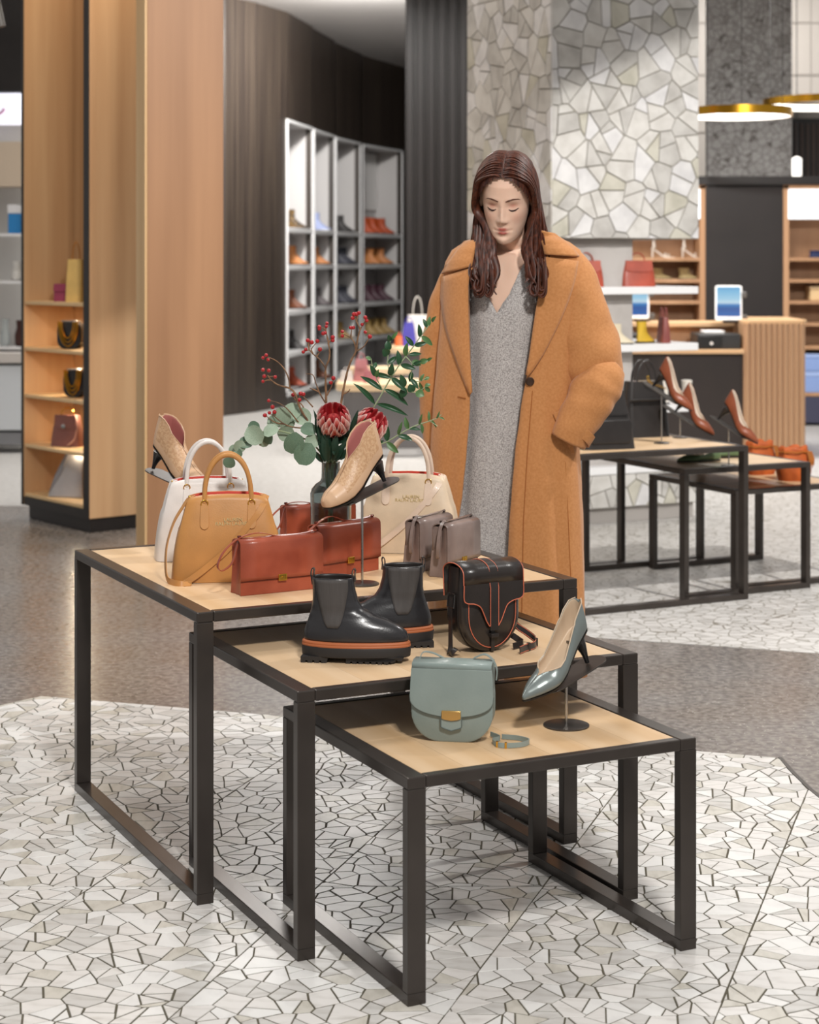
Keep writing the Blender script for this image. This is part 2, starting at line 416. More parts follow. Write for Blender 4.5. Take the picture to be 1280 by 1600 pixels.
wall_back = struct(wallm.build('wall_back', M_dark, smooth=False), 'curved dark slatted wall with four white niches')
NF = []
for n, (i, j) in enumerate(NICHES):
    a, b = cw[i], cw[j]; t = (b-a).normalized(); nin = Vector((-t.y, t.x, 0)); dep = .36
    m = MB()
    m.prism([a+nin*dep, b+nin*dep, b+nin*(dep+.02), a+nin*(dep+.02)], (0, 0, ZN0), (0, 0, ZN1))
    m.prism([b, b+nin*dep, b+nin*dep+t*.02, b+t*.02], (0, 0, ZN0), (0, 0, ZN1))
    m.prism([a, a+nin*dep, a+nin*dep-t*.02, a-t*.02], (0, 0, ZN0), (0, 0, ZN1))
    m.prism([a, b, b+nin*dep, a+nin*dep], (0, 0, ZN1-.02), (0, 0, ZN1))
    nb = m.build('niche', M_niche, wall_back, smooth=False)
    for z in (1.79, 1.41, .95, .53, .14):
        MB().prism([a-nin*.01, b-nin*.01, b+nin*dep, a+nin*dep], (0, 0, z-.05), (0, 0, z)).build('shelf', M_shelfw, nb, smooth=False, bevel=.006)
    fr = MB()
    for p, s in ((a, -1), (b, 1)): fr.prism([p-nin*.015, p-nin*.015+t*.02*s, p+t*.02*s, p], (0, 0, ZN0), (0, 0, ZN1))
    fr.prism([a-nin*.015, b-nin*.015, b, a], (0, 0, ZN1-.03), (0, 0, ZN1)); fr.build('niche_frame', M_shelfw, nb, smooth=False)
    if n in (2, 3):
        w0, w1 = (.02, .98) if n == 3 else (.02, .6)
        q = [a+(b-a)*w0+nin*(dep-.03), a+(b-a)*w1+nin*(dep-.03), a+(b-a)*w1+nin*dep, a+(b-a)*w0+nin*dep]
        MB().prism(q, (0, 0, 2.1), (0, 0, 2.82)).build('white_panel', mat('white_panel', '#f4f2f0', .5), nb, smooth=False)
    NF.append((a, b, t, nin))
# slatted dark wall behind the person
SW0, SW1, SWY = -.035, 1.35, 16.0
wall_mid = struct(MB().box(SW0, SW1, SWY, SWY+.1, 0, 4.4).box(SW0, SW0+.1, SWY+.1, 24.2, 0, 4.4).build('wall_slatted', M_black, smooth=False), 'dark wall faced with vertical slats behind the person')
x = SW0+.012
while x < SW1-.07:
    MB().box(0, .05, -.045, 0, 0, 4.4).build('slat', mat('dark_slat', '#1d1817', .4, var=.2, vscale=20, vstretch=(1, 1, .05)), wall_mid, smooth=False, bevel=.004, loc=(x, SWY, 0)); x += .094
# ceilings and far walls
struct(MB().box(-9, .7, 11.5, 27, CEIL, CEIL+.1).build('ceiling', mat('ceiling_paint', '#c9c5c2', .8), smooth=False), 'plain pale grey ceiling over the curved wall')
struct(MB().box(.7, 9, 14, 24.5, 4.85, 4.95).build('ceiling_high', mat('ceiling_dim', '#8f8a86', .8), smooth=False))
struct(MB().box(-9, -1.0, 26.4, 26.6, 0, 4).build('wall_far', M_dark, smooth=False))
M_beige = mat('beige_panel', '#cbc3bb', .55)
wr = struct(MB().box(1.3, 9, 22.1, 22.2, 0, 5).build('wall_right', mat('panel_joint', '#a39b94', .6), smooth=False), 'beige panelled wall far behind the counter')
for ix in range(5):
    for zz, z1 in ((2.2, 3.0), (3.02, 3.70), (3.72, 4.34), (4.36, 4.84)):
        MB().box(0, .99, -.02, 0, zz, z1).build('panel', M_beige, wr, smooth=False, bevel=.004, loc=(2.9+ix*1.0, 22.1, 0))
# far column and dark slats above the back shelving
fcm = crackle('far_column_mosaic', '#8f8a86', '#5a544f', 14, .6)
struct(MB().box(2.96, 3.80, 18, 18.10, 0, 4.85).build('column_far', fcm, smooth=False), 'far grey mosaic column behind the back shelving')
ws = struct(MB().box(3.98, 6, 19.1, 19.2, 0, 2.95).build('wall_panel_dark', M_black, smooth=False), 'dark slatted panel at the far right')
for k in range(14): MB().box(0, .03, -.03, 0, 2.0, 2.9).build('slat', mat('brown_slat', '#42322a', .5), ws, smooth=False, loc=(4.0+k*.06, 19.1, 0))
struct(MB().box(3.98, 6, 19.05, 19.2, 2.95, 3.12).build('trim_1', mat('trim_grey', '#8c8580', .6), smooth=False))

# unseen sloping board above the tables, added to shade the top of the column
struct(MB().prism([(.6, 7.5, 2.585), (3.4, 7.5, 4.06), (3.4, 7.5, 5.4), (.6, 7.5, 5.4)], (0, -.03, 0), (0, .03, 0)).build('shade_board', mat('shade_board_grey', '#8a8682', .7), smooth=False))
# ---------------------------------------------------------------- nesting display tables
W_top = wood('oak_tabletop', '#e2c6a4', '#cfab80', 'y', .38, 10, rnd=.12)
def make_table(name, label, loc, rz, w, d, h, group, planks=6):
    t = thing(name, label, 'table', loc, rz, group)
    B, T = .040, .024            # bar width across, bar thickness
    for x in (0, w-B):
        for y in (0, d-T):
            MB().box(x, x+B, y, y+T, T, h-T).build('leg', M_metal, t, smooth=False, bevel=.0015)
        MB().box(x, x+B, 0, d, 0, T).build('floor_rail', M_metal, t, smooth=False, bevel=.0015)
        MB().box(x, x+B, 0, d, h-T, h).build('side_rail', M_metal, t, smooth=False, bevel=.0028)
    for y in (0, d-T):
        MB().box(B, w-B, y, y+T, h-T, h).build('cross_rail', M_metal, t, smooth=False, bevel=.0028)
    MB().box(B, w-B, T, d-T, h-.016, h-.010).build('under_panel', M_metal, t, smooth=False)
    pw = (w-2*B-.002)/planks
    for k in range(planks):
        MB().box(.0002, pw-.0002, T+.001, d-T-.001, h-.010, h-.0015).build('plank', W_top, t, smooth=False, loc=(B+.001+k*pw, 0, 0))
    return t
T1 = make_table('display_table', 'tallest near display table carrying tote bags and the flower vase', (-.478, 4.0732, 0), TH, 1.0007, .9943, .6588, 'near nesting tables')
T2 = make_table('display_table', 'middle near display table carrying black boots and saddle bag', (-.2315, 3.7468, 0), TH, .8387, .6745, .5591, 'near nesting tables')
T3 = make_table('display_table', 'lowest near display table carrying the grey-green bag and pump', (-.0033, 3.5189, 0), TH, .6792, .6391, .4452, 'near nesting tables')
R1 = make_table('display_table', 'tallest rear display table carrying two black leather bags', (1.455, 7.77, 0), TH+PI/2, 1.0, 1.0, .6588, 'rear nesting tables')
R2 = make_table('display_table', 'middle rear display table with green shoes and a sandal stand', (1.781, 8.04, 0), TH+PI/2, .8387, .675, .5591, 'rear nesting tables')
R3 = make_table('display_table', 'lowest rear display table carrying two orange drawstring bags', (2.006, 8.234, 0), TH+PI/2, .68, .64, .4452, 'rear nesting tables')
# ---------------------------------------------------------------- bag cabinet
CAR = math.radians(39); CAO = Vector((-1.707, 9.68, 0))
cab = thing('bag_cabinet', 'tall open oak cabinet with lit shelves of handbags, left of the pier', 'cabinet', CAO, CAR)
CW, CD, CT = .72, .31, 3.6
MB().box(.0, CD-.02, 0, CW-.02, 0, .075).build('plinth', M_black, cab, smooth=False, bevel=.002)
MB().box(-.02, CD, -.022, 0, .075, CT).build('side_panel', W_warm, cab, smooth=False, bevel=.002)
MB().box(-.02, CD, CW, CW+.02, .075, CT).build('side_panel', W_warm, cab, smooth=False, bevel=.002)
MB().box(CD-.02, CD, 0, CW, .075, CT).build('back_panel', W_warm, cab, smooth=False)
MB().box(-.026, -.018, -.024, .028, .075, CT).build('edge_trim', M_black, cab, smooth=False)
MB().box(-.026, -.018, CW+.008, CW+.026, .075, CT).build('edge_trim', M_black, cab, smooth=False)
MB().box(-.012, CD-.02, 0, .012, .12, CT).build('mirror_strip', M_black, cab, smooth=False)
MB().box(-.022, CD-.02, .012, CW, .075, .122).build('base_board', M_black, cab, smooth=False)
W_shelf = wood('oak_shelf', '#e3c496', '#d0ab78', 'y', .45, 8)
CSH = (1.225, .965, .70, .42, .142)
for z in CSH:
    MB().box(-.016, CD-.02, .012, CW, z-.02, z).build('shelf', W_shelf, cab, smooth=False, bevel=.003)
for z in CSH[:4]:      # small lamps recessed under the shelves
    lm = MB().lathe([(.012, 0), (.012, -.004), (.009, -.005)], (.14, .36, z-.02), 12).build('shelf_lamp', mat('shelf_lamp_glow', '#ffe9c4', .4, emit=6), cab)
    d = bpy.data.lights.new('shelf_lamp_light', 'AREA'); d.energy = 1.6; d.size = .05; d.color = (1, .84, .6)
    o = bpy.data.objects.new('shelf_lamp_light', d); COL.objects.link(o); o.parent = cab; o.location = (.14, .36, z-.03)
CRM = Matrix.Rotation(CAR, 3, 'Z')
def cab_at(px, lx, z):
    """spot on a cabinet shelf at depth lx that stands under a given direction"""
    k = (px-640)/F; a = CAO+CRM@Vector((lx, 0, 0)); d = CRM@Vector((0, 1, 0))
    s = (k*a.y-a.x)/(d.x-k*d.y); p = a+d*s; return Vector((p.x, p.y, z))
# ---------------------------------------------------------------- sales counter
W_ctr = wood('oak_counter', '#bb9674', '#a67f5e', 'z', .5, 8)
W_ctop = wood('oak_counter_top', '#d9b48c', '#c89f73', 'x', .42, 8)
M_brown = mat('dark_brown_panel', '#271c17', .45, var=.1, vscale=10)
ctr = thing('sales_counter', 'oak sales counter with a ribbed rounded end', 'counter', (0, 13.4, 0))
MB().box(2.475, 2.93, .012, .75, 0, .985).build('pedestal', W_ctr, ctr, smooth=False)
for k in range(11):
    MB().loft([[(.0125*cos(a), -.022*sin(a)**.6-.0, z) for a in [PI*j/6 for j in range(7)]]+[] for z in (0, .985)], True, True).build('slat', W_ctr, ctr, loc=(2.50+k*.0405, .012, 0))
MB().loft([[(2.475+x, y, z) for x, y in rrect(.475, .78, .05, 5, .2375, .39)] for z in (.985, 1.015)], True, True).build('pedestal_top', W_ctop, ctr, bevel=.004)
MB().box(1.30, 2.475, -.02, .55, .765, .795).build('desk_top', W_ctop, ctr, smooth=False, bevel=.004)
MB().box(1.30, 2.475, .05, .08, 0, .765).build('front_panel', M_brown, ctr, smooth=False)
MB().box(1.30, 2.475, .55, .58, 0, .95).build('back_panel', W_ctr, ctr, smooth=False)
MB().box(1.30, 2.475, .40, .80, .95, .985).build('ledge', W_ctop, ctr, smooth=False, bevel=.004)
MB().box(2.24, 2.475, .53, .55, .795, .95).build('light_door', W_ctop, ctr, smooth=False)
# screens show a sky over a sea: flat print
def screen_mat():
    m = mat('screen_sea', '#5aa8dc', .3); nt = m.node_tree; N = nt.nodes; L = nt.links; b = N['Principled BSDF']
    tc = N.new('ShaderNodeTexCoord'); sp = N.new('ShaderNodeSeparateXYZ'); L.new(tc.outputs['Generated'], sp.inputs[0])
    r = N.new('ShaderNodeValToRGB'); e = r.color_ramp.elements
    e[0].position = 0; e[0].color = lin('#1c63b4'); e[1].position = 1; e[1].color = lin('#66aede')
    for p, c in ((.28, '#0f4f9c'), (.40, '#2f84c8'), (.46, '#cfe6f2'), (.56, '#a8d4ec'), (.8, '#84c2e6')):
        q = e.new(p); q.color = lin(c)
    L.new(sp.outputs['Z'], r.inputs['Fac']); b.inputs['Base Color'].default_value = (.01, .012, .015, 1)
    L.new(r.outputs['Color'], b.inputs['Emission Color']); b.inputs['Emission Strength'].default_value = .85; return m
M_screen = screen_mat(); M_whitepl = mat('white_plastic', '#e8e6e4', .35); M_dkpl = mat('dark_plastic', '#2b2a2a', .4)
def till(name, label, loc, rz):
    t = thing(name, label, 'screen', loc, rz, 'till tablets on the counter')
    tilt = Matrix.Rotation(math.radians(-16), 3, 'X')
    def tp(x, y, z): return tilt@Vector((x, y, z))+Vector((0, 0, .02))
    P = rrect(.20, .27, .018)
    fr = MB(); fr.loft([[tp(x, -.008, z+.135) for x, z in P], [tp(x, .012, z+.135) for x, z in P]], True, True).build('tablet_frame', M_whitepl, t, bevel=.003)
    MB().add([tp(x, -.0095, z+.14) for x, z in ((-.088, -.112), (.088, -.112), (.088, .118), (-.088, .118))], [(0, 1, 2, 3)]).build('display', M_screen, t, smooth=False)
    MB().lathe([(.008, 0), (.008, .002)], (0, 0, 0), 12).build('home_button', M_whitepl, t, loc=tp(0, -.0095, .018)).rotation_euler.x = PI/2
    s = MB(); s.tube([tp(0, .02, .14), tp(.02, .06, .12), (.03, .11, .03), (.03, .11, 0)], .02, 10); s.lathe([(.075, 0), (.075, .015), (.03, .022)], (.03, .10, 0), 20)
    s.build('stand', M_dkpl, t)
    MB().box(.095, .135, .02, .075, .19, .235).build('camera_pod', mat('grey_plastic', '#5a5653', .4), t, bevel=.006); MB().box(.085, .14, .03, .1, .01, .06).build('card_reader', mat('grey_plastic', '#5a5653', .4), t, bevel=.006)
    return t
till('till_tablet', 'white framed tablet screen standing on the ribbed counter end', (2.40, 13.62, .985), math.radians(-10))
till('till_tablet', 'tablet screen seen between the white column shelves', (1.745, 13.95, .985), math.radians(-10))
def drawer_box(label, loc):
    t = thing('cash_drawer', label, 'cash drawer', loc, 0, 'cash drawers on the counter')
    MB().box(-.16, .16, -.18, .18, 0, .115).build('drawer_body', M_dkpl, t, bevel=.008)
    MB().box(-.15, .02, -.19, -.178, .01, .10).build('drawer_front', mat('black_plastic', '#161514', .35), t, bevel=.003)
    MB().lathe([(.012, 0), (.012, .004)], (0, 0, 0), 14).build('lock', M_whitepl, t, loc=(-.06, -.19, .045)).rotation_euler.x = PI/2
    MB().box(-.10, .05, -.12, .08, .115, .135).build('paper_tray', M_whitepl, t, bevel=.004)
drawer_box('black cash drawer under the tablet on the ribbed counter', (2.30, 13.62, .795))
drawer_box('black cash drawer half hidden behind the yellow shoe', (1.62, 13.66, .795))
# ---------------------------------------------------------------- wooden shelving behind the counter
W_unit = wood('oak_unit', '#b58c69', '#a07755', 'z', .5, 8)
SUY = 16.0
def unit(label, x0, x1, zs, panelx):
    t = thing('shelf_unit', label, 'shelves', (0, SUY, 0), 0, 'oak shelving behind the counter')
    for x in (x0, x1-.05): MB().box(x, x+.05, 0, .40, 0, 2.12).build('side_panel', W_unit, t, smooth=False, bevel=.003)
    MB().box(x0, x1, 0, .40, 2.09, 2.125).build('top_panel', W_unit, t, smooth=False)
    MB().box(x0, x1, .38, .40, 0, 2.09).build('back_panel', W_unit, t, smooth=False)
    for z in zs: MB().box(x0+.05, x1-.05, .01, .38, z-.03, z).build('shelf', W_unit, t, smooth=False, bevel=.002)
    MB().box(panelx, x1-.045, -.01, .03, 1.82, 2.088).build('light_panel', mat('white_light_panel', '#eef2f6', .4, emit=.55), t, smooth=False, bevel=.006)
    return t
UZ = (1.48, 1.29, 1.10, .905, .70, .285)
unit('oak shelving with white sandals, seen right of the column', 1.6, 2.615, UZ, 1.65)
UB = unit('oak shelving at the right edge holding blue boxes', 3.305, 4.6, UZ, 3.345)
MB().box(3.36, 4.55, .0, .37, .02, .25).build('drawer', mat('navy_drawer', '#3a3a4e', .5), UB, smooth=False, bevel=.004)
struct(MB().box(1.5, 4.7, SUY-.02, SUY+.4, 2.125, 2.20).build('trim_2', M_black, smooth=False))
struct(MB().box(2.615, 3.305, SUY+.02, SUY+.1, 0, 2.125).build('wall_panel_till', mat('dark_brown_wall', '#1d1614', .45, var=.15, vscale=4), smooth=False), 'dark brown panel between the oak shelving')
# ---------------------------------------------------------------- ring lamps and glowing pendant
M_gold = mat('gold_metal', '#c9962f', .25, 1); M_glow = mat('lamp_glow', '#fffaf2', .4, emit=1.6)
def ring_lamp(label, c, r):
    t = thing('ring_lamp', label, 'lamp', c, 0, 'ring lamps by the counter')
    def circ(rr, z, n=64): return [(rr*cos(2*PI*k/n), rr*sin(2*PI*k/n), z) for k in range(n)]
    m = MB(); m.loft([circ(r-.004, .0), circ(r-.024, .004), circ(r-.024, .046), circ(r-.004, .05), circ(r-.004, 0)], True, False).build('diffuser', M_glow, t)
    m = MB(); m.loft([circ(r-.004, .0), circ(r-.004, .054), circ(r+.008, .054), circ(r+.008, 0), circ(r-.004, 0)], True, False).build('gold_band', M_gold, t)
    for k in range(3):
        a = 2*PI*k/3+.4; MB().tube([(r*cos(a), r*sin(a), .05), (r*cos(a), r*sin(a), 4.85-c[2])], .002, 5).build('wire', M_dkpl, t)
ring_lamp('glowing ring lamp hanging beside the mosaic column', (2.18, 12.0, 2.405), .345)
ring_lamp('glowing ring lamp cut by the right edge of the view', (3.10, 13.4, 2.595), .47)
pl = thing('tube_lamp', 'short glowing tube lamp against the far mosaic column', 'lamp', (3.70, 17.3, 2.16))
MB().lathe([(.01, 0), (.045, .015), (.047, .27), (.01, .29)], (0, 0, 0), 20).build('glass_tube', M_glow, pl)
MB().tube([(0, 0, .285), (0, 0, 2.69)], .004, 6).build('wire', M_dkpl, pl)
# ---------------------------------------------------------------- display plinths in the middle distance
W_round = wood('pale_ply', '#e6cba6', '#d8b88e', 'x', .4, 6)
M_pgrey = mat('plinth_body_grey', '#6d6a6a', .6, var=.08, vscale=3)
def plinth_table(label, cx, cy, w, d, z, th=.06):
    t = thing('display_plinth', label, 'plinth', (cx, cy, 0), 0, 'display plinths before the niches')
    MB().loft([[(x, y, q) for x, y in rrect(w, d, .12, 6)] for q in (z-th, z)], True, True).build('plinth_top', W_round, t, bevel=.012, seg=3)
    MB().loft([[(x, y, q) for x, y in rrect(w-.10, d-.10, .08, 6)] for q in (.06, z-th)], True, True).build('plinth_body', M_pgrey, t)
    MB().loft([[(x, y, q) for x, y in rrect(w-.16, d-.16, .08, 6)] for q in (0, .06)], True, True).build('kick_base', M_shelfw, t)
    return t
plinth_table('low grey display plinth with pale wooden top and pink bags', -.19, 13.7, .72, .62, .545)
plinth_table('narrow raised pale shelf block behind the pink bags', -.24, 14.6, .50, .3, .60)
plinth_table('taller grey display plinth holding white and blue bags', .03, 14.6+.75, .40, .5, .735)
# ---------------------------------------------------------------- shop seen at the left edge
lw = struct(MB().box(-6, -2.55, 14.2, 14.3, 0, 4).build('wall_left', mat('pale_shop_wall', '#c9c6c2', .6), smooth=False), 'pale wall of the neighbouring shop at the left edge')
MB().box(-6, -2.55, 13.9, 14.2, 2.75, 4).build('dark_fascia', M_black, lw, smooth=False)
sg = thing('shop_sign', 'glowing white sign box under the dark fascia at left edge', 'sign', (-3.22, 13.95, 2.5))
MB().box(-.5, .24, -.05, .05, 0, .24).build('sign_box', mat('sign_glow', '#eef0ff', .4, emit=.8), sg, bevel=.01)
sh = MB(); sh.tube([(.06+.05*cos(a), -.056, .13+.05*sin(a)) for a in [PI*1.05+k*PI*.9/8 for k in range(9)]], .011, 6); sh.build('sign_letter', mat('pink_letter', '#c890b0', .5), sg)
cb = thing('white_display_case', 'white display case of glassware at the far left edge', 'display case', (-3.0, 13.8, 0))
MB().box(-.9, .22, -.1, .3, .17, .66).build('drawer_block', mat('case_white', '#d6dade', .4), cb, smooth=False, bevel=.01)
MB().box(-.9, .22, -.08, .3, 0.06, .15).build('kick_base', mat('case_grey', '#8d8d90', .4), cb, smooth=False)
MB().box(-.9, .23, -.12, .3, .68, .76).build('counter_slab', mat('case_marble', '#cfc8c2', .35), cb, smooth=False, bevel=.008)
MB().box(.07, .13, -.02, .3, .80, 1.98).build('post', M_shelfw, cb, smooth=False, bevel=.006)
for z in (.80, 1.30, 1.66): MB().box(-.9, .16, -.02, .3, z-.02, z).build('shelf', M_shelfw, cb, smooth=False)
MB().box(-.9, .22, -.0, .3, 2.02, 2.36).build('header', mat('case_header', '#cdbba6', .5), cb, smooth=False)
for k, (dx, z, r, h, lab, m) in enumerate(((.02, .80, .04, .19, 'dark brown leather boot shaft vase on the white case', mat('brown_glaze', '#4a251b', .35)),
        (-.09, 1.02, .04, .2, 'frosted glass vase on the white case', mat('frosted_glass', '#dfe6e6', .15, trans=.6)),
        (.00, 1.30, .05, .14, 'pale glass jar on the upper shelf of the case', mat('pale_jar', '#e3e0da', .2)),
        (-.01, 1.66, .05, .22, 'blue box on the top shelf of the white case', mat('blue_box', '#2f86c8', .4)))):
    g = thing('glass_vase' if k in (1,) else ('storage_jar' if k == 2 else ('vase' if k == 0 else 'gift_box')), lab, ('vase', 'vase', 'jar', 'box')[k], (-3.0+dx, 13.85, z if k != 1 else .80))
    if k == 3:
        MB().box(-r, r, -r, r, 0, h*.7).build('box_body', m, g, bevel=.005); MB().box(-r-.004, r+.004, -r-.004, r+.004, h*.7, h).build('box_lid', mat('white_lid', '#e8e8ea', .4), g, bevel=.005)
    else:
        MB().lathe([(r*.6, 0), (r*.95, h*.1), (r, h*.45), (r*.6, h*.75), (r*.7, h)], (0, 0, 0), 20).build('vase_body', m, g)
        MB().lathe([(r*.66, 0), (r*.76, .006), (r*.66, .012)], (0, 0, h-.004), 20).build('rim', m, g)
spt = thing('spotlight', 'grey ceiling spotlight in the upper left corner', 'spotlight', (-1.885, 8.35, 2.62))
MB().tube([(0, 0, -.09), (-.035, 0, .07)], .024, 18).build('lamp_can', mat('spot_grey', '#4a4540', .4, .3), spt)
MB().tube([(-.035, 0, .07), (-.045, 0, .12), (-.05, 0, 1.6)], .008, 8).build('lamp_arm', M_black, spt)
# ---------------------------------------------------------------- leather goods
def leather(name, c, rough=.42, var=.10, bump=.12, bscale=260, c2=None, vscale=14):
    return mat(name, c, rough, var=var if not c2 else 0, base2=c2, vscale=vscale, bump=bump, bscale=bscale, coat=.08)
M_goldp = mat('polished_gold', '#d8ac4c', .2, 1)
M_red = mat('red_lining', '#c8331c', .6)
M_steel = mat('brushed_steel', '#b9b6b2', .25, 1)
TH1, TH2, TH3 = .6573, .5576, .4437      # plank surfaces
def text_mesh(name, body, size, m, parent, loc, rot, spacing=1.0):
    c = bpy.data.curves.new(name, 'FONT'); c.body = body; c.size = size; c.align_x = 'CENTER'; c.extrude = .0004; c.space_line = spacing; c.resolution_u = 3
    o = bpy.data.objects.new(name, c); COL.objects.link(o)
    me = bpy.data.meshes.new_from_object(o.evaluated_get(bpy.context.evaluated_depsgraph_get()))
    bpy.data.objects.remove(o); bpy.data.curves.remove(c)
    me.name = name; me.materials.clear(); me.materials.append(m)
    q = bpy.data.objects.new(name, me); COL.objects.link(q); q.parent = parent; q.location = loc; q.rotation_euler = rot; return q
def ring_path(c, r, ax='y', n=14):
    return [Vector(c)+(Vector((r*cos(2*PI*k/n), 0, r*sin(2*PI*k/n))) if ax == 'y' else Vector((0, r*cos(2*PI*k/n), r*sin(2*PI*k/n)))) for k in range(n+1)]
def tote(name, label, m, loc, rz, front_strap=True, side_strap=True, hand=None, tw=.100, bw=.140):
    t = thing(name, label, 'handbag', loc, rz, 'tote bags on the tallest near table'); HT = .215
    def fy(z, x=0):      # front face
        k = z/HT; return -(.058*(1-k)+.030*k+.010*sin(PI*k))-0*x
    rings = []
    for i in range(15):
        k = i/14; z = HT*k
        hw = bw*(1-k)+tw*k+.010*sin(PI*k*.9); hd = -fy(z)
        pinch = .35*k**2
        P = []
        N = 44
        for j in range(N):
            a = 2*PI*j/N; ca, sa = cos(a), sin(a)
            x = hw*math.copysign(abs(ca)**.32, ca); y = hd*math.copysign(abs(sa)**.42, sa)
            if abs(ca) > .9: x -= math.copysign(.022*k*k*(1-abs(y)/max(hd, 1e-3)), ca)       # gusset folds in
            zz = z + (.006*cos(PI*x/hw*1.0)*0 - .012*(abs(x)/hw)**3*k if k > .6 else 0)
            P.append((x, y, zz+.001))
        rings.append(P)
    mb = MB(); n = len(rings[0]); mb.loft(rings, True, False); mb.f.append(tuple(range(n))[::-1]); mb.m.append(0)
    mb.build('bag_body', [m, M_red], t, solid=.003, solidmat=1)
    MB().loft([[(p[0]*.97, p[1]*.97, .001) for p in rings[0]], [(p[0]*.97, p[1]*.97, -.0005) for p in rings[0]]], True, True).build('base_edge', mat('dark_edge', '#2a1d16', .5), t)
    for s in (-1, 1):            # handles
        y0 = s*.030; path = []
        for k in range(25):
            a = PI*k/24; x = .058*cos(a); z = HT-.022+.118*sin(a)**.8
            path.append((x, y0*(1.05-.25*sin(a)), z))
        MB().tube(path, .0058, 10).build('handle', hand or m, t)
        for sx in (-1, 1):
            x = sx*.058; yy = s*(-fy(HT-.03))+s*.002
            P = [(x-.009, HT-.024), (x+.009, HT-.024), (x+.011, HT-.055)]+[(x+.011*cos(a), HT-.072-.012*sin(a)) for a in [PI*q/8 for q in range(9)]]+[(x-.011, HT-.055)]
            tabm = MB(); tabm.loft([[(px, s*(-fy(pz))+s*.0035, pz) for px, pz in P], [(px, s*(-fy(pz))+s*.0005, pz) for px, pz in P]], True, True)
            tb = tabm.build('handle_tab', hand or m, t, bevel=.0008)
            MB().tube(ring_path((x, s*(-fy(HT-.02))+s*.004, HT-.022), .0085, 'y'), .0014, 6).build('ring', M_goldp, tb)
    for sx in (-1, 1):
        MB().tube(ring_path((sx*(tw-.006), 0, HT-.014), .007, 'x'), .0014, 6).build('side_ring', M_goldp, t)
    if front_strap:
        P = catmull([(tw-.004, -.012, HT-.006), (tw-.018, -.040, HT-.035), (.055, fy(.15)-.004, .145), (.0, fy(.09)-.005, .085), (-.055, fy(.04)-.006, .038), (-.095, fy(.01)-.010, .010), (-.108, fy(0)-.018, .004), (-.095, fy(0)-.030, .0045), (-.125, fy(0)-.032, .006), (-.150, -.045, .014)]+([(-.152, -.020, .08), (-.135, -.004, .14), (-.112, 0, HT-.035), (-tw+.002, 0, HT-.014)] if side_strap else []), 8)
        mb = MB(); rings = []
        for i, p in enumerate(P):
            tn = (P[min(i+1, len(P)-1)]-P[max(i-1, 0)]).normalized()
            out = Vector((0, -1, 0)) if i < 48 else Vector((-1, -.3, 0))
            if 44 < i < 70: out = Vector((-.3, -.6, .6)) if i < 60 else Vector((-1, -.3, .2))
            sd = tn.cross(out); sd = sd.normalized() if sd.length > 1e-4 else Vector((0, 0, 1)); rings.append(sd)
        ribbon(mb, P, .015, .0022, rings); mb.build('shoulder_strap', hand or m, t)
    text_mesh('brand_lettering', 'LAUREN\nRALPH LAUREN', .0125, mat('gold_print', '#e8d39a', .35, .6), t, (.012, fy(.150)-.0022, .150), (math.radians(86), 0, 0), .8)
    return t
L_tan = leather('tan_leather', '#bd8549'); L_white = leather('white_leather', '#ded6d0'); L_beige = leather('beige_leather', '#d6c0a5')
L_pink = leather('blush_leather', '#d9c2ae')
p = atz(352, 911, TH1); tote('tote_bag', 'tan leather tote bag with red lining and long strap', L_tan, (p.x, p.y+.062, TH1), math.radians(7))
p = atz(320, 877, TH1); tote('tote_bag', 'white leather tote bag behind the tan tote', L_white, (p.x, p.y+.062, TH1), math.radians(12), front_strap=False)
p = atz(640, 866, TH1); tote('tote_bag', 'beige leather tote bag beside the vase in front of person', L_beige, (p.x, p.y+.062, TH1), math.radians(-9), side_strap=False, hand=L_pink)
